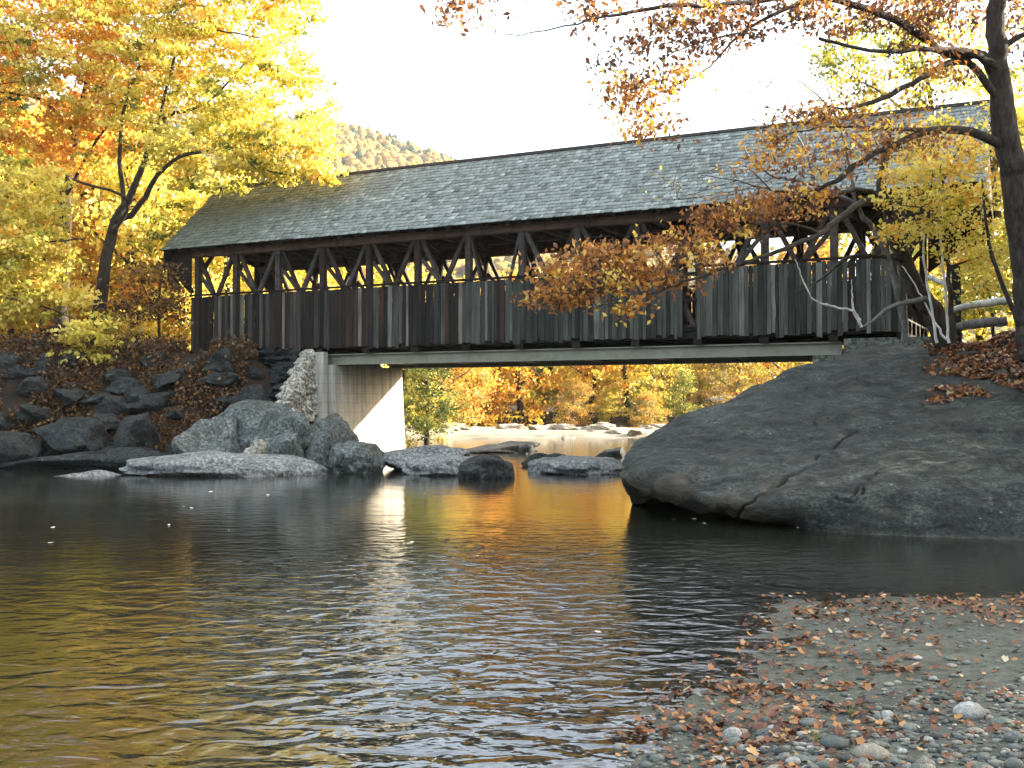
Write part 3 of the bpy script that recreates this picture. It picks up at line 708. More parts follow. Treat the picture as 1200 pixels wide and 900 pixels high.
# ------------------------------------------------------------------ trees
def tube_mesh(nodes, parent, rad, mainchild):
    """frusta for every edge of the skeleton, thick ones rounder"""
    N = len(nodes); ids = np.array([i for i in range(N) if parent[i] >= 0]); par = np.array([parent[i] for i in ids])
    tan = np.zeros((N,3)); d = nodes[ids]-nodes[par]; dn = d/(np.linalg.norm(d,axis=1,keepdims=True)+1e-9); tan[ids] = dn
    t2 = tan.copy()
    mc = np.array([mainchild.get(i,-1) for i in range(N)])
    ok = mc >= 0; t2[ok] += tan[mc[ok]]; nr = np.linalg.norm(t2,axis=1,keepdims=True); t2 = t2/np.maximum(nr,1e-6)
    ismain = mc[par] == ids
    r1 = rad[ids]; r0 = np.where(ismain, rad[par], np.minimum(rad[par]*.9, rad[ids]*1.25))
    ta = np.where(ismain[:,None], t2[par], dn); tb = t2[ids]
    def frame(t):
        ref = np.where(np.abs(t[:,2:3])<.9, np.array([[0,0,1.]]), np.array([[1.,0,0]]))
        ref = np.array([[.31,.19,.93]])*np.ones_like(t)
        a = np.cross(t, ref); a /= np.linalg.norm(a,axis=1,keepdims=True)+1e-9; return a, np.cross(t, a)
    V = []; Q = []; off = 0
    for lo, hi, k in ((.09,9,12),(.025,.09,6),(0,.025,3)):
        s_ = (r0 >= lo)&(r0 < hi)
        if not s_.any(): continue
        an = np.linspace(0,2*np.pi,k,endpoint=False); c, s2 = np.cos(an)[None,:,None], np.sin(an)[None,:,None]
        a0,b0 = frame(ta[s_]); a1,b1 = frame(tb[s_])
        A = nodes[par[s_]][:,None,:]+r0[s_][:,None,None]*(a0[:,None,:]*c+b0[:,None,:]*s2)
        B = nodes[ids[s_]][:,None,:]+r1[s_][:,None,None]*(a1[:,None,:]*c+b1[:,None,:]*s2)
        n = A.shape[0]; vv = np.concatenate([A,B],1).reshape(-1,3); V.append(vv)
        base = off+np.arange(n)[:,None]*2*k; j = np.arange(k)[None,:]; j2 = (j+1)%k
        Q.append(np.stack([base+j, base+j2, base+k+j2, base+k+j],-1).reshape(-1,4)); off += len(vv)
    return np.concatenate(V), np.concatenate(Q)
def leaves(pts, tone, size, rg, droop=0., flat=.7, aspect=.75):
    n = len(pts); a = rg.normal(size=(n,3)); a[:,2] -= droop*1.5; a /= np.linalg.norm(a,axis=1,keepdims=True)
    nn_ = rg.normal(size=(n,3)); nn_[:,2] += flat; b = np.cross(nn_, a); b /= np.linalg.norm(b,axis=1,keepdims=True)+1e-9; c = np.cross(a,b)
    s = size*rg.uniform(.65,1.25,n)[:,None]
    v0 = pts-a*s*.5; v1 = pts+b*s*.5*aspect+c*s*.16-a*s*.05; v2 = pts+a*s*.55; v3 = pts-b*s*.5*aspect+c*s*.16-a*s*.05
    V = np.stack([v0,v1,v2,v3],1).reshape(-1,3); i = np.arange(n)[:,None]*4
    Q = np.concatenate([i+np.array([[0,1,2]]), i+np.array([[0,2,3]])],1).reshape(-1,3)
    return V, Q, np.repeat(np.clip(tone,0,1),2)
def tree(name, label, cat, base, limbs, blobs, leafm, barkm=None, nleaf=30, lsize=.13, spray=.5, seed=1, group=None, tone=(.5,.2), droop=0., flat=.7,
         att=.3, twig=.006, step=.7, aspect=.75, tonefn=None, gap=0., zf=.5, bare=0., sag=.12):
    """limbs: list of [(point, radius), ...]; the first is the trunk. blobs: (centre, (rx,ry,rz), number of sprays)"""
    rg = np.random.default_rng(seed)
    nodes = []; parent = []; fix = []; attach = []
    for li, lb in enumerate(limbs):
        pts = [np.array(p, float) for p, r in lb]; rs = [r for p, r in lb]
        if li == 0: prev = -1; start = 0
        else:
            d = [np.linalg.norm(n-pts[0]) for n in nodes]; prev = int(np.argmin(d)); start = 1
            pts[0] = nodes[prev].copy()
        tot = sum(np.linalg.norm(pts[i+1]-pts[i]) for i in range(len(pts)-1)); run = 0
        ctrl = np.array(pts); ns = max(2, int(tot/(step*.6)))
        cc = cr(np.concatenate([ctrl, np.array(rs)[:,None]],1), ns+1)
        for j in range(start, ns+1):
            f_ = j/ns; nodes.append(cc[j,:3]+rg.normal(size=3)*.02*(0 < j < ns)*min(1,tot/6)); parent.append(prev); fix.append(max(.004,cc[j,3])); prev = len(nodes)-1
            attach.append(f_ > att if li == 0 else f_ > .15)
    T = []
    for (c, r3, n) in blobs:
        q = rg.normal(size=(n,3)); q /= np.linalg.norm(q,axis=1,keepdims=True); q *= rg.uniform(.25,1,n)[:,None]**.45
        T.append(np.array(c)+q*np.array(r3))
    T = np.concatenate(T)
    NA = np.array([n for n,a in zip(nodes,attach) if a]); NI = [i for i,a in enumerate(attach) if a]
    order = np.argsort([np.min(np.linalg.norm(NA-t,axis=1)) for t in T])
    buf = np.zeros((len(NI)+len(T)*14,3)); bi = np.zeros(len(buf),int); buf[:len(NI)] = NA; bi[:len(NI)] = NI; nb_ = len(NI)
    ends = []
    for k in order:
        t = T[k]; dv_ = buf[:nb_]-t; d = np.sqrt((dv_**2).sum(1)) + np.maximum(0, dv_[:,2])*.35
        j = int(np.argmin(d)); p = bi[j]; p0 = buf[j]; D = np.linalg.norm(t-p0); ns = int(min(12, max(1, D/step)))
        prev = p
        for s_ in range(1, ns+1):
            f_ = s_/ns; q = p0*(1-f_)+t*f_; q = q+np.array([0,0,math.sin(f_*math.pi)*D*sag])+rg.normal(size=3)*.07*D/ns*(s_ < ns)
            nodes.append(q); parent.append(prev); fix.append(0); prev = len(nodes)-1
            buf[nb_] = q; bi[nb_] = prev; nb_ += 1
        ends.append(prev)
    nodes = np.array(nodes); N = len(nodes); acc = np.zeros(N); best = {}; rad = np.zeros(N)
    for i in range(N-1,-1,-1):
        r = max(fix[i], (acc[i]**(1/2.3)) if acc[i] > 0 else twig); rad[i] = r
        p = parent[i]
        if p >= 0:
            acc[p] += min(r, 1)**2.3 if fix[i] == 0 else 0
            if p not in best or r > rad[best[p]]: best[p] = i
    base = np.array(base, float)
    root = empty(name, base); tag(root, label, cat, group)
    V, Q = tube_mesh(nodes, parent, rad, best)
    mk('trunk', V-base, Q, barkm or M['bark'], root, smooth=True)
    # leaves
    E = nodes[ends]; keep = rg.uniform(size=len(E)) >= bare; E = E[keep]
    cnt = np.maximum(1, rg.normal(nleaf, nleaf*.35, len(E)).astype(int)); I = np.repeat(np.arange(len(E)), cnt)
    sprd = rg.uniform(.55,1.25,len(E))*spray
    pts = E[I] + rg.normal(size=(len(I),3))*np.array([1,1,zf])*sprd[I][:,None]*.55
    st_ = rg.normal(tone[0], tone[1], len(E))
    if tonefn is not None: st_ = st_ + tonefn(E)
    tn = st_[I]+rg.normal(0,.1,len(I))
    V, Q, tn = leaves(pts, tn, lsize, rg, droop, flat, aspect)
    mk('crown', V-base, Q, leafm, root, attr={'tone': ('FACE', tn)})
    return root
def PL(*a):  # polyline limb from (px,py,Y,radius)
    return [(W(x,y,Y), r) for x,y,Y,r in a]
def LIN(pts): return [(Vector(p), r) for p, r in pts]

# --- left bank, near: the maple that overhangs the roof
b0 = W(118, 398, 44)
def bl(px, py, Y, rx, ry, rz, n):
    k = Y/F; return (W(px,py,Y), (rx*k, ry, rz*k), n)
tree('maple_tree', 'yellow maple with forked dark trunk, branches overhanging the left end of the roof', 'tree', (b0.x,b0.y,HZ(b0.x,b0.y)-.2),
  [PL((112,410,44,.30),(118,350,44,.25),(126,300,44,.22),(134,262,44,.20),(150,235,43.8,.15),(165,200,43.6,.12),(190,140,43.5,.08),(240,122,43,.05),(300,60,42.5,.03)),
   PL((134,262,44,.14),(158,248,43.5,.12),(185,205,42.5,.09),(215,182,42,.07),(262,178,41.6,.055),(296,196,41.4,.04),(340,205,41.3,.02)),
   PL((150,240,43.8,.1),(140,180,43.5,.08),(150,110,43,.06),(180,50,43,.04),(200,10,43,.03)),
   PL((185,150,43.5,.07),(215,45,42.5,.045),(270,38,42.3,.03),(330,50,42,.02)),
   PL((130,280,44,.08),(150,235,42.5,.06),(100,215,42,.05),(60,205,42,.03))],
  [bl(215,110,43.6,110,2.8,104,200), bl(310,125,42.2,90,2.2,85,150), bl(330,185,41.6,55,1.4,28,55), bl(240,185,42,75,2.2,40,85), bl(120,60,43,120,3,80,170), bl(300,20,42.5,80,2.4,45,90), bl(190,255,46,60,1.6,45,70), bl(200,-60,43,130,3,70,130), bl(240,-160,43.5,90,2.6,60,60), bl(372,160,41.6,28,1,60,22), bl(372,205,41.3,20,.6,10,10)],
  M['leaf_yellow'], nleaf=30, lsize=.20, spray=.52, seed=11, flat=1.6, zf=.32, tone=(.46,.24), sag=.08, tonefn=lambda E: (E[:,0] > -7.5)*.28)
b0 = W(72, 405, 47)
tree('maple_tree', 'tall orange maple with a straight dark trunk at the left of the forked yellow maple', 'tree', (b0.x,b0.y,HZ(b0.x,b0.y)-.2),
  [PL((70,412,47,.32),(72,360,47,.28),(76,290,47,.25),(78,220,47,.22),(92,140,46.8,.16),(110,60,46.5,.1),(120,0,46,.08),(130,-60,46,.07),(120,-260,46,.03)),
   PL((86,160,47,.09),(50,118,46,.07),(0,108,45.5,.04),(-40,100,45,.03)),
   PL((80,230,47,.08),(110,170,46,.06),(160,110,45.6,.04)),
   PL((95,140,47,.08),(150,60,45.6,.05),(210,0,45,.03))],
  [bl(60,95,45.4,110,2.6,95,190), bl(160,70,45,90,2.4,70,110), bl(30,10,45.5,120,3,60,140), bl(150,-40,45.5,130,3,60,120), bl(60,-130,46,170,3.4,90,200), bl(100,-240,46,110,3,60,80), bl(110,170,45,70,2,35,60), bl(-60,60,46,100,3,120,120), bl(290,0,44,80,2,26,50)],
  M['leaf_orange'], nleaf=30, lsize=.21, spray=.55, seed=12, flat=1.6, zf=.32, tone=(.55,.28), sag=.08)
b0 = W(-70, 420, 41)
tree('maple_tree', 'golden yellow maple leaning in from the left edge, low branches over the dark bank', 'tree', (b0.x,b0.y,HZ(b0.x,b0.y)-.2),
  [PL((-70,430,41,.26),(-60,330,41,.22),(-40,250,41,.17),(-20,180,41,.1),(0,120,41,.05)),
   PL((-60,330,41,.09),(-10,300,40.5,.06),(40,285,40,.04),(100,280,40,.02)),
   PL((-65,380,41,.08),(-10,350,40,.05),(50,360,39.5,.03),(100,380,39.3,.02))],
  [bl(20,230,40.6,75,1.8,45,100), bl(28,300,40.2,62,1.8,40,100), bl(0,345,40,70,1.6,40,80), bl(60,350,40,50,1.5,24,44), bl(-50,40,42,110,3,120,150), bl(-60,250,41,80,2.4,110,110), bl(100,398,39.4,38,1.0,30,32), bl(30,280,41,50,1.2,35,40)],
  M['leaf_yellow'], nleaf=32, lsize=.19, spray=.5, seed=13, flat=1.6, zf=.32, tone=(.5,.22), sag=.05)
b0 = W(190, 398, 43.5)
tree('sapling', 'russet brown leaved sapling close beside the left portal of the bridge', 'tree', (b0.x,b0.y,HZ(b0.x,b0.y)-.2),
  [PL((188,402,43.5,.07),(186,350,43.5,.05),(192,310,43.5,.03)), PL((187,370,43.5,.04),(165,330,43,.025)), PL((187,380,43.5,.04),(210,345,43.5,.02))],
  [bl(180,338,43.2,42,1.1,36,44), bl(200,370,43.2,26,1,20,16), bl(140,375,43,30,1,22,18)], M['leaf_brown'], nleaf=26, lsize=.14, spray=.5, seed=14, tone=(.7,.25))
b0 = W(120, 410, 42)
tree('shrub', 'drooping olive and gold shrub hanging over the top of the dark left bank', 'shrub', (b0.x,b0.y,HZ(b0.x,b0.y)-.2),
  [PL((112,415,41.5,.05),(110,390,41.3,.04),(125,375,41,.02)), PL((112,405,41.5,.03),(140,395,40.6,.02),(150,410,40.4,.01))],
  [bl(118,395,40.8,42,.9,26,34), bl(95,420,40.2,34,.8,18,18), bl(135,420,40.2,20,.6,16,10)], M['leaf_gold'], nleaf=28, lsize=.13, spray=.5, seed=15, tone=(.15,.2))

# --- generic forest trees, built once and copied
def gtree(name, label, cat, h, r, leafm, seed, nsp, nleaf, lsize, group=None, low=.15, bark=None, spray=None, tone=(.5,.25), loc=(0,0,0)):
    rg = random.Random(seed); pts = []; x = y = 0
    for i in range(5):
        pts.append(((x, y, h*i/4.6), .035*h*(1-i/5.5)*.62+.02)); x += rg.uniform(-.03,.03)*h; y += rg.uniform(-.03,.03)*h
    blobs = []; 
    for i in range(9):
        f_ = i/8; z = h*(low+.12+(1-low-.22)*f_); rr_ = r*(.45+.75*math.sin(math.pi*min(.95,f_*.75+.18)))
        a = rg.uniform(0,6.28); q = rr_*.42
        blobs.append(((math.cos(a)*q+x*f_, math.sin(a)*q+y*f_, z), (rr_*.62, rr_*.62, h*.13), nsp//9))
    limbs = [LIN(pts)]
    for i in range(4):
        z = h*(.25+.13*i); a = i*2.1+rg.random(); limbs.append(LIN([((0,0,z),.02*h*.5),((math.cos(a)*r*.35,math.sin(a)*r*.35,z+h*.1),.02*h*.33),((math.cos(a)*r*.65,math.sin(a)*r*.65,z+h*.2),.03)]))
    t = tree(name, label, cat, (0,0,0), limbs, blobs, leafm, bark, nleaf, lsize, spray or r*.2, seed, group, tone, att=.2, step=1.2, twig=.012)
    return t
def place(root, x, y, rz, s, label, first, z=None, group=None):
    o = root if first else copy_tree(root)
    o.location = (x, y, (HZ(x,y) if z is None else z)-.15); o.rotation_euler = (0,0,rz); o.scale = (s,s,s*random.uniform(.92,1.1)); o['label'] = label
    if group: o['group'] = group
    return o
protos = {
 'orange': gtree('autumn_tree','x','tree',11,4.2,M['leaf_orange'],31,240,34,.27, low=.0, tone=(.42,.22)),
 'yellow': gtree('autumn_tree','x','tree',11.5,4.3,M['leaf_yellow'],32,240,34,.27, low=.0, tone=(.5,.22)),
 'mix': gtree('autumn_tree','x','tree',10,4.4,M['leaf_mix'],33,220,30,.26, low=.0, bark=M['bark_grey']),
 'green': gtree('autumn_tree','x','tree',12,4.0,M['leaf_green'],34,240,34,.26, low=.02, tone=(.7,.25)),
}
used = set()
def fp_(kind, px, Y, s, label, group=None, dz=None, rz=None):
    x = (px-600)/F*Y
    o = place(protos[kind], x, Y, random.uniform(0,6.3) if rz is None else rz, s, label, kind not in used, group=group); used.add(kind); return o
G1 = 'autumn trees along the far river bank'
fp_('green', 468, 56, .62, 'olive green bushy tree just right of the sunlit abutment face', G1)
fp_('green', 500, 64, .6, 'second olive tree, right of and behind the one by the abutment', G1)
fp_('mix', 520, 80, .8, 'brownish pink shrubby tree at the left end of the far gravel bar', G1)
fp_('orange', 556, 88, 1.05, 'orange tree at the left of the far bank, right of the olive trees', G1)
fp_('orange', 612, 89, 1.1, 'brightest orange tree near the middle of the far bank', G1)
fp_('yellow', 652, 96, .9, 'golden tree right of the brightest orange tree on the far bank', G1)
fp_('orange', 690, 93, 1.0, 'rust orange tree in the centre right of the far bank', G1)
fp_('yellow', 735, 92, 1.1, 'large yellow tree on the far bank framed under the bridge', G1)
fp_('mix', 778, 96, .8, 'thin pinkish grey tree right of the large yellow tree on the far bank', G1)
fp_('yellow', 820, 100, .8, 'yellow tree above the left shoulder of the great boulder', G1)
fp_('mix', 862, 96, .85, 'sparse tawny tree seen just over the great boulder slope', G1)
fp_('orange', 905, 101, .85, 'orange tree behind the rightmost gap between boulder and girder', G1)
fp_('yellow', 950, 98, .9, 'yellow tree on the far bank next to the right abutment', G1)
for i, px in enumerate((575, 630, 672, 716, 760, 800, 845, 885, 930)):
    fp_(('mix','green','mix','yellow')[i % 4], px, 88+3*(i % 2), .30+.06*(i % 3), ('tawny','olive','brownish','yellow')[i % 4]+' low shrub at the foot of the far bank, '+('left third','middle','right third')[i//3], 'shrubs at the foot of the far bank')
for i, (px, Y) in enumerate(((455,74),(505,84),(540,104),(590,110),(640,112),(700,114),(760,115),(815,114),(870,118),(925,116),(985,110),(1040,108),(1090,112),(440,90),(400,80))):
    fp_(('yellow','orange','yellow','mix')[i % 4], px, Y, 1.0, ('yellow','orange','yellow','tawny')[i % 4]+' second row tree beyond the river, '+('above the sunlit abutment','left of centre','behind the middle truss panels','seen through the right openings','by the right portal')[min(4,max(0,(px-420)//130))], 'second row of far bank trees')
G2 = 'yellow trees behind the left maples'
for i, (px, Y, s, lab) in enumerate(((-60,58,1.35,''),(10,62,1.25,''),(60,60,1.2,''),(110,64,1.3,''),(165,60,1.15,''),(215,62,1.05,''),(262,58,.85,''),(310,62,.85,''),(360,66,.85,''),(410,66,.8,''),(150,78,1.5,''),(60,82,1.6,''),(245,80,1.2,''),(-20,84,1.6,''))):
    fp_(('yellow','yellow','orange')[i % 3], px, Y, s, ('tall ' if s > 1.25 else 'mid sized ' if s > .9 else 'low ')+('yellow','yellow','orange')[i % 3]+' tree '+('at the left picture edge' if px < 20 else 'between the two maple trunks' if px < 120 else 'left of the left portal' if px < 200 else 'seen through the left portal' if px < 280 else 'seen through the left truss openings')+(', far row' if Y > 70 else ', front row'), G2)
# right bank, behind the bridge end
G3 = 'trees behind the right end of the bridge'
fp_('green', 1040, 58, 1.32, 'yellow green tree rising above the right end of the roof', None)
fp_('yellow', 1150, 40, .72, 'yellow tree right behind the right portal of the bridge', None)
fp_('yellow', 1230, 38, .8, 'yellow tree at the right edge behind the big trunk', None)
fp_('mix', 960, 66, 1.3, 'sparse pale tree top above the roof left of the yellow green tree', None)
G4 = 'riverside woods on the right bank outside the picture'
for i, (x, y, s) in enumerate(((15.5,22,.68),(21,26,.95),(17,16,.95),(25,19,1.15),(27,27,1.1),(16,27,.72),(33,23,1.2),(22,13,1.05),(30,14,1.4),(19.5,31.5,.75),(28,31,1.0),(17,9.0,.6),(25,7,1.0),(13.5,18.5,.62),(36,29,1.3))):
    o = place(protos[('green','mix','orange')[i % 3]], x, y, random.uniform(0,6), s, 'tree of the shady wood on the right bank beyond the picture', False, group=G4)
# conifer at far left behind
def conifer(label, x, y, h, r, group=None, dens=150):
    rg = np.random.default_rng(int(abs(x*7+h*3))); z0 = HZ(x,y)-.3
    root = empty('spruce_tree', (x,y,z0)); tag(root, label, 'tree', group)
    MB().add([(.02*h*math.cos(a),.02*h*math.sin(a),0) for a in np.linspace(0,6.28,7)[:6]]+[(0,0,h)], [(i,(i+1)%6,6) for i in range(6)]).build('trunk', M['bark'], root)
    P = []
    n = dens
    f_ = rg.uniform(.06,1,n)**.8; a = rg.uniform(0,6.28,n); rr_ = r*(1-f_)*rg.uniform(.35,1,n)+.02*r; P = np.stack([rr_*np.cos(a), rr_*np.sin(a), h*f_-.18*rr_],1)
    V,Q,T = leaves(P, rg.uniform(0,1,n), h*.13, rg, .2, 1.5, .6); mk('crown', V, Q, M['needles'], root, attr={'tone':('FACE',T)})
    return root
conifer('dark green spruce glimpsed through the yellow leaves at the left edge', -36, 78, 21, 4.5, dens=3000)
conifer('second dark spruce behind the left maples', -30, 84, 18, 4.2, dens=2600)
# hill forest: one far-off mass plus the spires on its crest
rg = np.random.default_rng(77)
ico = bmesh.new(); bmesh.ops.create_icosphere(ico, subdivisions=1, radius=1); IV = np.array([v.co[:] for v in ico.verts]); IF = np.array([[v.index for v in f.verts] for f in ico.faces]); ico.free()
n = 9000; hx = rg.uniform(-330, 330, n); hy = 330+rg.uniform(0,1,n)**.6*690
hz = height(hx, hy); V = []; Q = []; T = []
isg = rg.uniform(size=n) < (.14+.7*sstep(860,960,hy)*(hx<60))
for i in range(n):
    s = rg.uniform(2.6,4.8)*(.75 if isg[i] else 1); q = IV*(1+rg.uniform(-.38,.38,(len(IV),1))); q = q*np.array([s,s,s*(1.9 if isg[i] else 1.2)])
    if isg[i]: q[:,:2] *= (1-.42*(q[:,2:3]/(s*1.9)))
    V.append(q+np.array([hx[i],hy[i],hz[i]+s*.7])); Q.append(IF+i*len(IV)); T += [0. if isg[i] else 1.]*0 + list(np.clip((.08 if isg[i] else rg.uniform(.35,1))+rg.normal(0,.04,len(IF)),0,1))
t = NT('hill_foliage'); tone = t.attr('tone'); c = t.ramp(tone, [(0,(0.0126,0.0252,0.0126)),(.2,(0.0252,0.0420,0.0210)),(.35,(0.1470,0.1260,0.0294)),(.6,(0.2520,0.1680,0.0336)),(.8,(0.2520,0.1176,0.0420)),(1,(0.1890,0.1764,0.0504))])
M['hillfol'] = t.done(c, .9, t.bump(t.noise(t.wpos(), .6, 4), 1., 1.5), .05)
hf = mk('hill_forest', np.concatenate(V), np.concatenate(Q), M['hillfol'], attr={'tone':('FACE',T)}); tag(hf, 'far hillside covered in autumn woods with dark conifers above the roof', 'forest', kind='stuff')
for i, (px, py, h) in enumerate(((395,150,16),(403,146,19),(409,150,14),(418,152,17),(426,150,15),(441,150,20),(449,156,15),(455,160,13),(463,166,17),(386,146,17),(432,156,12))):
    Y = 985+rg.uniform(-12,8); x = (px-600)/F*Y
    conifer('dark spruce spire on the hill crest above the bridge roof', x, Y, h*1.25, h*.26, 'spruces on the hill crest', dens=260)

# --- right bank: the big dark tree
b0 = W(1200, 398, 23)
tree('oak_tree', 'big dark barked tree at the right edge with russet branches reaching over the roof', 'tree', (b0.x,b0.y,HZ(b0.x,b0.y)-.3),
  [PL((1214,425,23,.38),(1208,380,23,.30),(1200,300,22.8,.28),(1190,220,22.6,.265),(1178,150,22.4,.25),(1170,80,22.2,.20),(1168,20,22,.18),(1166,-60,22,.15),(1160,-160,22,.1)),
   PL((1178,95,22.4,.12),(1150,66,22,.10),(1110,62,21.5,.085),(1060,30,20.8,.07),(1000,5,20,.06),(940,-5,19.2,.06),(880,2,18.5,.045),(800,6,18,.035),(740,14,17.8,.028),(690,26,17.6,.02),(640,36,17.5,.014),(600,42,17.5,.01),(560,32,17.5,.007),(520,24,17.5,.005)),
   PL((1172,85,22.2,.09),(1140,62,21.6,.07),(1085,58,21,.05),(1020,60,20.5,.035),(960,45,20,.03)),
   PL((1180,125,22.4,.09),(1130,72,21.8,.07),(1080,92,21,.055),(1040,112,20.6,.055),(1000,126,20.4,.03),(960,124,20.2,.015)),
   PL((960,-5,19.4,.045),(905,18,18.8,.035),(865,42,18.5,.025),(835,75,18.4,.016),(812,92,18.3,.008)),
   PL((870,36,18.5,.02),(820,50,18.2,.014),(770,70,18.1,.009)),
   PL((1184,180,22.5,.10),(1130,152,22,.085),(1075,158,21.6,.075),(1030,178,21.3,.06),(1000,195,21,.06),(975,215,20.8,.045),(955,222,20.8,.03)),
   PL((1080,156,21.7,.05),(1030,150,21,.03),(960,150,20.6,.02),(900,165,20.4,.012)),
   PL((700,24,17.6,.012),(690,50,17.5,.008),(665,68,17.5,.005)),
   PL((1168,60,22.2,.08),(1200,40,22,.05),(1240,30,22,.03))],
  [bl(550,18,17.5,44,.5,14,11), bl(760,85,18,60,.8,45,40), bl(740,120,17.9,45,.5,32,16), bl(800,150,17.8,40,.5,14,4), bl(745,155,17.8,25,.4,8,4), bl(690,10,17.6,50,.5,14,14), bl(820,30,18.2,70,.9,30,44), bl(900,15,19,70,1,22,40), bl(985,10,20,60,1.2,25,44), bl(1060,5,20.8,60,1.2,30,44), bl(1100,35,21,40,1.2,25,24),
   bl(960,165,20.5,85,1.2,42,62), bl(1040,160,20.8,70,1,36,34), bl(900,180,20.5,34,.7,28,14), bl(1060,95,21,70,1,40,24), bl(830,-20,18.4,80,1.5,20,24), bl(1160,-40,22,120,3,50,90), bl(1230,30,22,60,2,60,40), bl(960,135,20.4,40,.5,10,10)],
  M['leaf_oak'], nleaf=15, lsize=.118, spray=.36, seed=21, tonefn=lambda E: -.28*(E[:,2] > 7.4), tone=(.56,.28), droop=.5, flat=.3, aspect=.55, step=.4, twig=.004, sag=.05)  # high leaves toned darker: their backlit shade is put into the colour
# leaning tree with the long low branch
b0 = W(1108, 398, 27)
tree('leaning_tree', 'dark tree leaning left from the rock top, a long russet-leaved branch crossing the siding', 'tree', (b0.x,b0.y,b0.z-.4),
  [PL((1110,402,27,.30),(1092,365,26.8,.25),(1070,330,26.6,.21),(1052,290,26.3,.17),(1040,250,26,.14),(1034,215,25.8,.11),(1038,180,25.6,.08),(1046,140,25.5,.05)),
   PL((1036,240,26,.09),(1015,236,25,.085),(990,250,24,.075),(962,272,23,.06),(930,288,22,.05),(892,300,21.3,.04),(855,312,20.7,.035),(815,326,20.2,.028),(775,340,20,.022),(735,352,19.8,.014),(700,360,19.7,.008)),
   PL((1036,228,26,.07),(1005,222,25,.06),(972,228,24,.05),(935,228,23,.035),(900,222,22.5,.022),(865,212,22,.013),(820,206,22,.008)),
   PL((905,223,22.5,.02),(880,200,22.3,.012),(860,188,22.2,.006)),
   PL((865,212,22,.01),(820,225,21.8,.006),(770,240,21.6,.004)),
   PL((960,272,23,.04),(925,262,22,.03),(880,272,21.5,.022),(840,280,21,.014),(800,272,20.8,.008)),
   PL((1060,305,26.4,.06),(1000,300,25.4,.045),(965,325,25,.03),(930,345,24.8,.015))],
  [bl(700,318,19.9,72,.7,34,62), bl(790,305,20.3,75,.7,36,70), bl(660,345,19.8,42,.5,14,22), bl(855,262,20.9,55,.6,24,40), bl(930,240,22.5,60,.8,24,30), bl(640,352,19.8,34,.4,10,8), bl(900,240,21.5,40,.5,16,14), bl(740,362,19.8,26,.4,8,8), bl(700,300,19.9,40,.5,16,16)],
  M['leaf_oak'], nleaf=17, lsize=.118, spray=.36, seed=22, tone=(.5,.32), droop=.5, flat=.3, aspect=.6, step=.35, twig=.0035, sag=.02)
# bare twiggy tree over the roof
b0 = W(1064, 400, 26.4)
tree('bare_sapling', 'mostly bare grey sapling, its fine twigs spread against the roof and the sky', 'tree', (b0.x,b0.y,b0.z-.4),
  [PL((1064,405,26.4,.09),(1040,300,26,.07),(1000,240,25.5,.055),(950,215,25,.04),(905,205,24.6,.028),(872,175,24.3,.015)),
   PL((905,205,24.6,.02),(870,222,24.3,.013),(810,232,24,.007)),
   PL((1000,240,25.5,.04),(985,150,25.2,.03),(955,110,25,.02),(920,85,25,.01)),
   PL((960,215,25,.03),(935,160,24.8,.02),(900,125,24.6,.012),(860,95,24.5,.006)),
   PL((985,160,25.2,.02),(965,90,25,.014),(955,55,25,.006))],
  [bl(830,212,24,75,1,30,110), bl(900,120,24.6,60,1,40,90), bl(955,80,25,45,1,50,90), bl(770,222,24,34,.6,20,34)],
  M['leaf_mix'], barkm=M['bark_grey'], nleaf=2, lsize=.09, spray=.15, seed=23, tone=(.3,.2), step=.3, twig=.0055, bare=.86, sag=.0)
# young yellow tree before the portal
b0 = W(1118, 398, 25.5)
tree('young_maple', 'slender young maple with layered yellow leaves in front of the right portal', 'tree', (b0.x,b0.y,b0.z-.4),
  [PL((1118,402,25.5,.07),(1112,330,25.4,.06),(1108,260,25.2,.045),(1104,200,25,.03),(1095,150,25,.015)), PL((1104,210,25,.02),(1125,170,25,.015),(1140,140,25,.008)),
   PL((1110,270,25.2,.03),(1080,245,24.6,.02),(1045,240,24.2,.01)), PL((1108,250,25.2,.03),(1140,230,24.8,.02),(1165,240,24.6,.01)),
   PL((1112,320,25.4,.03),(1150,300,25,.02),(1180,290,24.6,.01))],
  [bl(1090,205,24.8,62,1,10,34), bl(1080,232,24.6,60,1,10,34), bl(1110,262,24.8,62,1,9,34), bl(1060,272,24.4,34,.8,10,14), bl(1125,235,24.8,45,1,10,22), bl(1165,285,24.8,30,.8,14,14), bl(1160,320,25,28,.8,30,22), bl(1140,180,25,45,1,10,14), bl(1170,130,25.5,30,1,40,18), bl(1105,165,25,52,1,26,44), bl(1135,215,25,50,1,40,44), bl(1075,190,24.8,40,.8,18,20), bl(1130,290,25,36,1,24,24)],
  M['leaf_yellow'], nleaf=17, lsize=.115, spray=.42, seed=24, tone=(.72,.25), droop=.1, flat=2.2, step=.35, twig=.004, sag=.03)
b0 = W(1125, 398, 44)
tree('tall_maple', 'tall airy yellow green maple whose crown shows through the oak limbs at top right', 'tree', (b0.x,b0.y,HZ(b0.x,b0.y)-.3),
  [PL((1125,405,44,.2),(1118,300,44,.17),(1105,200,44,.13),(1090,110,44,.09),(1070,30,44,.04)), PL((1105,200,44,.08),(1060,130,43.5,.05),(1000,90,43,.03)), PL((1110,230,44,.08),(1160,160,44,.05),(1200,100,44,.03))],
  [bl(1030,70,43.5,75,2.2,50,80), bl(1095,40,44,60,2.4,60,60), bl(1120,130,44,60,2.2,60,50), bl(1050,130,43.5,60,2,30,30), bl(1200,90,44.5,50,2.2,90,60)], M['leaf_yellow'], nleaf=22, lsize=.19, spray=.6, seed=27, tone=(.25,.2), zf=.35)
b0 = W(1165, 395, 30)
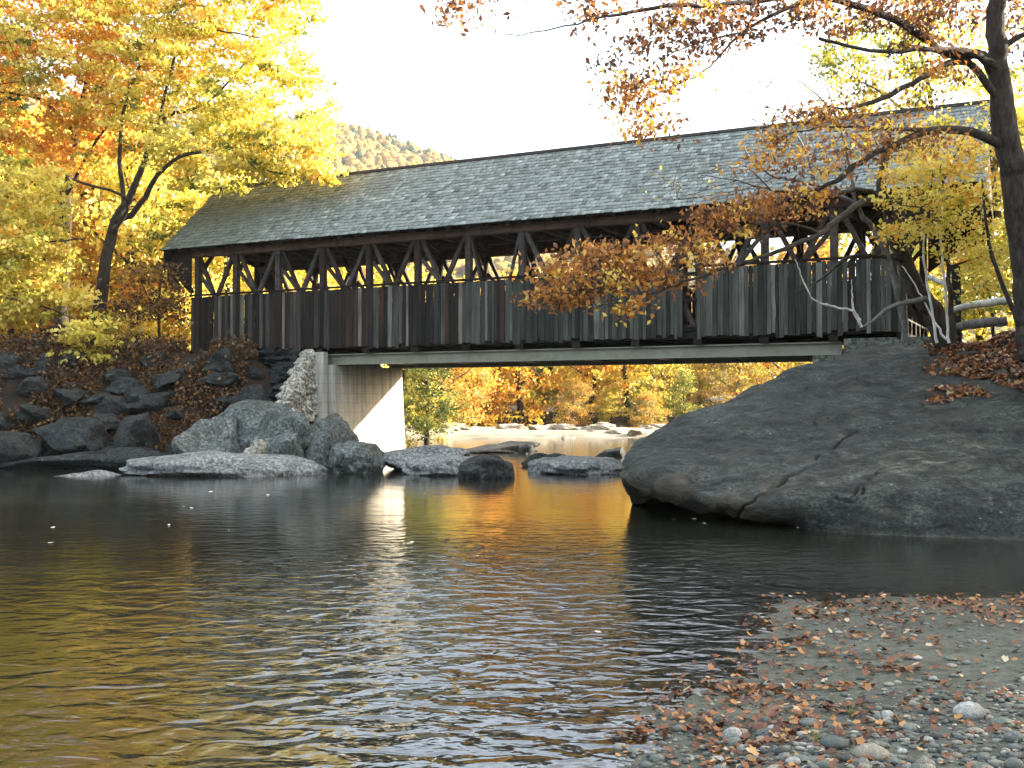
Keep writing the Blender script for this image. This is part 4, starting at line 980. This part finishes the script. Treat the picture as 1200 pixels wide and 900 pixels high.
tree('young_maple', 'yellow green bush behind the big trunk at the right edge', 'tree', (b0.x,b0.y,HZ(b0.x,b0.y)-.3),
  [PL((1165,400,30,.05),(1160,350,30,.04),(1150,310,30,.02))],
  [bl(1160,318,30,40,1.4,34,40), bl(1200,300,31,40,1.4,60,34), bl(1150,358,29.6,30,1,14,14)], M['leaf_yellow'], nleaf=24, lsize=.12, spray=.45, seed=25, tone=(.2,.15), step=.5)
def pole(name, label, cat, pts, m, seed=0, sides=7):
    nd_ = np.array([list(W(*p[:3])) for p in pts]); cc = cr(np.concatenate([nd_, np.array([[p[3]] for p in pts])],1), max(4,len(pts)*5))
    nd2 = cc[:,:3]+np.random.default_rng(seed).normal(size=(len(cc),3))*.008; n_ = len(nd2); par = [i-1 for i in range(n_)]
    V,Q = tube_mesh(nd2, par, np.maximum(cc[:,3],.004), {i:i+1 for i in range(n_-1)})
    k = list(W(*pts[0][:3])); o = mk(name, V-np.array(k), Q, m, smooth=True, loc=k); return tag(o, label, cat)
pole('birch_sapling', 'thin white birch stem standing left of centre in front of the right portal', 'tree', [(1098,402,26,.035),(1090,350,26,.03),(1082,300,26,.026),(1086,240,26,.018)], M['birch'], 1)
pole('birch_sapling', 'tall thin white birch stem right of the leaning trunk', 'tree', [(1112,402,26.2,.035),(1108,340,26.2,.032),(1102,280,26.2,.028),(1098,200,26,.022),(1094,95,26,.014)], M['birch'], 2)
pole('birch_sapling', 'short leaning white stem crossing the foot of the leaning trunk', 'tree', [(1108,398,25.6,.03),(1090,368,25.6,.025),(1076,340,25.6,.02),(1058,312,25.6,.012)], M['birch'], 3)
pole('dead_branch', 'bleached bare branch curling down in front of the siding', 'branch', [(1008,376,24,.035),(998,364,24,.03),(975,359,24,.026),(952,350,24,.022),(940,325,24,.018),(932,303,24,.012)], M['deadwood'], 4)
pole('dead_branch', 'short upright bleached snag beside the curled dead branch', 'branch', [(1010,384,24,.035),(1000,362,24,.028),(999,345,24,.02),(998,328,24,.01)], M['deadwood'], 5)
pole('dead_branch', 'grey crooked branch lying against the lower siding beside the leaning trunk', 'branch', [(1085,350,25.5,.07),(1060,355,25,.06),(1040,362,24.6,.045),(1020,378,24.2,.03),(1005,386,24,.02)], M['bark_grey'], 6)
pole('fallen_log', 'bleached log lying on the leafy bank left of the big trunk', 'log', [(1110,366,28,.07),(1135,358,27.8,.09),(1165,354,27.6,.10),(1186,352,27.4,.08)], M['deadwood'], 7)
pole('fallen_log', 'dark rotting log on the leaves under the bleached log', 'log', [(1112,386,27,.10),(1140,380,27,.12),(1180,376,27,.12)], M['bark_grey'], 8)
pole('guard_rail', 'weathered wooden rail on the road edge by the right portal', 'rail', [(1086,324,31,.07),(1105,332,30.6,.07),(1128,343,30,.07)], M['rock_tan'] if False else M['deadwood'], 9)
pole('rail_post', 'dark post holding the weathered rail by the right portal', 'post', [(1122,400,30,.12),(1121,360,30,.12),(1120,312,30,.12)], M['timber_dark'], 10)
pole('young_tree', 'thin dark stem leaning against the big trunk at the right edge', 'tree', [(1202,402,24,.06),(1180,345,24,.05),(1160,290,24,.04),(1150,210,24,.02)], M['bark'], 11)

# ------------------------------------------------------------------ undergrowth and litter
def scatter_leaves(name, P, m, size, seed, lab, flat=3., cat='leaves'):
    rg = np.random.default_rng(seed); V,Q,T = leaves(P, rg.normal(.5,.28,len(P)), size, rg, 0, flat, .8)
    o = mk(name, V, Q, m, attr={'tone':('FACE',T)}); return tag(o, lab, cat, kind='stuff')
rg = np.random.default_rng(5)
n = 75000; x = rg.uniform(-24,-6.5,n); y = rg.uniform(35.8,43,n); keep = (vnoise(x,y,.55,21) > .12); x, y = x[keep], y[keep]
z = height(x,y)+np.abs(rg.normal(0,.28,len(x)))*(vnoise(x,y,.9,22) > .45)+.03
ok = ~((x > -9.5)&(y > 37.5)); scatter_leaves('bank_undergrowth', np.stack([x,y,z],1)[ok], M['leaf_brown'], .13, 6, 'dark rusty undergrowth and fallen leaves covering the left bank', .8)
# leaf litter on the boulder top
P = []
for _ in range(5200):
    px = 1080+abs(rg.normal(0,70))+rg.uniform(0,60); Y = rg.uniform(22.6,31)
    a = W(px, 400, Y); 
    if vnoise(np.array([a.x]),np.array([a.y]),1.1,23)[0] > .38: P.append((a.x, a.y))
P = np.array(P); zz = height(P[:,0],P[:,1])
kk = np.array([np.argmin((BX-p[0])**2+(BY-p[1])**2) for p in P]); dz_ = (BX[kk]-P[:,0])**2+(BY[kk]-P[:,1])**2
zz = np.where(dz_ < .1, np.maximum(zz, BZ[kk]), zz)+.03
scatter_leaves('leaf_litter', np.stack([P[:,0],P[:,1],zz],1), M['litter'], .15, 8, 'orange brown fallen leaves on top of the great boulder and bank', 2.)
# gravel bar: leaves, gravel, cobbles
n = 24000; x = rg.uniform(.2,7.6,n); y = rg.uniform(5.4,11.7,n); db2 = sdist(POLY['bar'], x, y)
dens = .11+.75*np.exp(-((db2-.75)/.75)**2) * (vnoise(x,y,1.6,31)*.9+.3) + .5*(vnoise(x,y,.9,32) > .6)*(vnoise(x,y,3.2,33) > .5) ; dens = dens*(.35+.65*(vnoise(x,y,4,34) > .38))*sstep(-.25,.1,db2)
dens = dens*(.7+.5*(y < 8.2))
keep = rg.uniform(size=n) < dens*.9; x, y = x[keep], y[keep]; z = height(x,y)
P = np.stack([x,y,np.maximum(z,.0)+rg.uniform(.008,.035,len(x))],1)
def lobed(P, size, seed):
    rg = np.random.default_rng(seed); n = len(P); k = 10; an = np.linspace(0,2*np.pi,k,endpoint=False)
    rr_ = np.array([1,.66,.8,.6,.75,.4,.7,.55,.85,.7]); s = size*rg.uniform(.45,1.2,n)
    th = rg.uniform(0,6.28,n); curl = rg.uniform(-.1,.55,n); tx = rg.normal(0,.38,n); ty = rg.normal(0,.38,n)
    lx = rr_[None]*np.cos(an)[None]*s[:,None]*.5; ly = rr_[None]*np.sin(an)[None]*s[:,None]*.42
    lz = curl[:,None]*(ly**2+lx**2*.4)/(s[:,None]*.35)
    X = lx*np.cos(th)[:,None]-ly*np.sin(th)[:,None]; Y = lx*np.sin(th)[:,None]+ly*np.cos(th)[:,None]; Z = lz+X*tx[:,None]+Y*ty[:,None]
    V = np.stack([X,Y,Z],-1)+P[:,None,:]; V = np.concatenate([V, P[:,None,:]],1).reshape(-1,3); b = np.arange(n)[:,None]*(k+1); j = np.arange(k)
    Q = np.stack([b+j, b+(j+1)%k, b+k+0*j],-1).reshape(-1,3); return V, Q, np.repeat(np.clip(rg.normal(.46,.25,n),0,1), k)
V,Q,T = lobed(P, .072, 9); o = mk('fallen_leaves', V, Q, M['litter'], attr={'tone':('FACE',T)}); tag(o, 'brown and orange fallen leaves scattered over the foreground gravel bar', 'leaves', kind='stuff')
def pebble_mat(name, stops):
    t = NT(name); tone = t.attr('tone'); c = t.ramp(tone, stops); p = t.wpos()
    c = t.mix(1, c, t.ramp(t.noise(p, 40, 5, .7), [(.3,.7),(.7,1.25)]), 'MULTIPLY'); return t.done(c, .7, t.bump(t.noise(p, 60, 4), .3, .01), .35)
M['gravel'] = pebble_mat('river_gravel', [(0,(0.0340,0.0357,0.0323)),(.4,(0.1020,0.1062,0.0935)),(.7,(0.2040,0.1913,0.1530)),(1,(0.3570,0.3315,0.2720))])
n = 17000; x = rg.uniform(.6,7.2,n); y = rg.uniform(5.3,10.8,n); db2 = sdist(POLY['bar'], x, y)
nearw = 1-sstep(6.5,8.0,y+ (vnoise(x,y,.8,35)-.5)*1.6); dens = (.05+.95*nearw)*sstep(-.15,.05,db2); keep = rg.uniform(size=n) < dens; x, y = x[keep], y[keep]; n = len(x)
z = height(x,y); s = rg.lognormal(math.log(.013),.45,n); s = np.clip(s,.007,.045); V = []; th = rg.uniform(0,6.28,n)
q = IV[None]*(1+rg.uniform(-.16,.16,(n,len(IV),1))); q = q*s[:,None,None]*np.array([1.35,1,.62])
X = q[...,0]*np.cos(th)[:,None]-q[...,1]*np.sin(th)[:,None]+x[:,None]; Y = q[...,0]*np.sin(th)[:,None]+q[...,1]*np.cos(th)[:,None]+y[:,None]; Z = q[...,2]+z[:,None]+s[:,None]*.25
V = np.stack([X,Y,Z],-1).reshape(-1,3); Q = (IF[None]+(np.arange(n)*len(IV))[:,None,None]).reshape(-1,3)
o = mk('gravel', V, Q, M['gravel'], smooth=True, attr={'tone':('FACE',np.repeat(np.clip(rg.normal(.5,.28,n),0,1),len(IF)))}); tag(o, 'mixed grey and tan gravel on the foreground bar', 'gravel', kind='stuff')
def cob_mat(name, c1, c2):
    return stone_mat(name, [v*.7 for v in c1], c1, c2, None, 6, .65, .25)
CM = [cob_mat('slate_cobble',(.055,.065,.06),(.10,.11,.10)), cob_mat('grey_cobble',(.11,.115,.1),(.19,.19,.165)), cob_mat('tan_cobble',(.2,.175,.13),(.32,.28,.21)), cob_mat('green_cobble',(.12,.14,.11),(.2,.22,.17)), cob_mat('pale_cobble',(.26,.255,.225),(.40,.39,.35))]
def cob(px, py, wpx, ci, label=None, group=None, hs=.6, me=0, rz=None):
    z = .12
    for _ in range(4): g = G(px, py, z); z = HZ(g.x, g.y)
    s = wpx/F*g.y/2
    o = rock('cobble', ROUND[me % 6], CM[ci], (g.x, g.y, z+s*hs*.45), (s, s*.8, s*hs), random.uniform(-.5,.5) if rz is None else rz, 0)
    if not label:
        lab_ = ('dark slate','mid grey','tan','dark green','pale')[ci]; sz = 'small' if wpx < 13 else 'medium' if wpx < 19 else 'large'
        hx_ = 'left edge' if px < 905 else 'centre left' if px < 985 else 'centre' if px < 1060 else 'centre right' if px < 1130 else 'right edge'
        vy_ = 'upper sandy part' if py < 802 else 'middle' if py < 845 else 'lower part' if py < 880 else 'bottom rim'
        lb_ = '%s %s cobble in the %s of the bar, %s' % (sz, lab_, vy_, hx_)
    return tag(o, label or lb_, 'stone', group or ('cobbles on the foreground gravel bar' if not label else None))
cob(858,868,24,4,'pale upright pointed stone among the brown leaves at the left of the bar', hs=1.0, me=1)
cob(896,850,17,0,'small round dark slate cobble, rightmost neighbour of the pale upright stone', hs=.9, me=2)
cob(948,850,26,1,'flat square blue grey stone in the middle of the bar', hs=.45, me=3)
cob(896,862,28,0,'flat dark stone directly below the round slate cobble', hs=.4, me=4)
cob(1136,840,36,4,'largest pale rounded cobble at the right of the bar', hs=.7, me=5)
cob(978,876,34,0,'slate blue oval cobble near the bottom edge of the bar', hs=.55, me=0)
cob(1020,890,44,2,'tan broad cobble on the bottom edge of the picture', hs=.6, me=2)
cob(1174,852,28,3,'dark green cobble just right of the largest pale cobble', hs=.6, me=1)
cob(930,897,20,4,'small pale round cobble on the bottom edge left of the tan one', hs=.7, me=3)
for i in range(120):
    px = 820+380*random.random()**.8; py = 905-125*random.random()**1.5
    if px < 1000 and py < 905-(px-700)*.30: continue
    cob(px, py, random.uniform(8,23)*(1 if py > 840 else .65), random.choice((0,1,1,2,2,3,4)), hs=random.uniform(.4,.75), me=i)
for i in range(26):
    px = random.uniform(880,1195); py = random.uniform(715,800); cob(px, py, random.uniform(7,13), random.choice((1,3,4)), hs=.5, me=i)
# grass sprigs
for px, py, lab in ((956,872,'small green sprig growing between the cobbles at the bottom'), (996,842,'tiny pale green sprig beside the flat blue grey stone')):
    z = .15
    for _ in range(3): g = G(px, py, z); z = HZ(g.x, g.y)
    b = MB()
    for k in range(16):
        a = random.uniform(0,6.28); hh = random.uniform(.05,.11); d_ = Vector((math.cos(a),math.sin(a),0))*hh*.5; s_ = Vector((-math.sin(a),math.cos(a),0))*.004
        b.add([-s_, s_, s_*.7+d_*.4+Vector((0,0,hh*.6)), -s_*.7+d_*.4+Vector((0,0,hh*.6)), d_+Vector((0,0,hh))], [(0,1,2,3),(3,2,4)])
    o = b.build('grass_sprig', M['leaf_green'], fixn=False); o.location = (g.x,g.y,z); a_ = o.data.attributes.new('tone','FLOAT','FACE'); a_.data.foreach_set('value',[.6]*len(o.data.polygons)); tag(o, lab, 'grass')
# leaves floating on the water
for i, (px, py) in enumerate(((215,593),(224,595),(198,615),(268,621),(281,658),(247,576),(314,580),(497,578),(390,579),(62,618),(59,636),(560,651),(920,608),(813,608),(790,607),(825,613),(483,635),(524,631),(935,618),(700,740))):
    g = G(px, py, .012); V,Q,T = lobed(np.array([[0,0,0.]]), .11*max(1, g.y/18), i); T = T*0+.8
    o = mk('floating_leaf', V, Q, M['floatleaf'], attr={'tone':('FACE',T)}, loc=g); o.scale = (1,1,.25); tag(o, 'single pale fallen leaf floating on the dark water', 'leaf', 'leaves floating on the river')

# ------------------------------------------------------------------ thin bright air
hz_ = MB().box(-899,899,-78,1598,-3,345).build('haze', M['water'])
t = NT('autumn_haze'); t.n.remove(t.p); pv = t.nd('ShaderNodeVolumePrincipled', {'Color': (.9,.95,1,1), 'Density': .00012, 'Anisotropy': .3}); t.l.new(pv.outputs[0], t.out.inputs['Volume'])
hz_.data.materials.clear(); hz_.data.materials.append(t.m); tag(hz_, 'thin pale autumn haze over the river valley', 'haze', kind='stuff')

# look-alikes that would read the same are told apart by their order across the view
from collections import defaultdict
same = defaultdict(list)
for o in C.objects:
    if o.parent is None and 'group' in o and o['group'] != G4 and 'floating' not in o.name and 'crest' not in o['group']: same[(o['group'], o['label'])].append(o)
ORD = ['leftmost','second from left','third from left','fourth from left','fifth from left','sixth from left','seventh from left','eighth from left']
for k, v in same.items():
    if len(v) < 2: continue
    v.sort(key=lambda o: o.location.x/max(o.location.y, 1))
    for i, o in enumerate(v):
        o['label'] = k[1]+', '+('rightmost' if i == len(v)-1 else ORD[min(i, 7)].replace(' from left', ' one'))
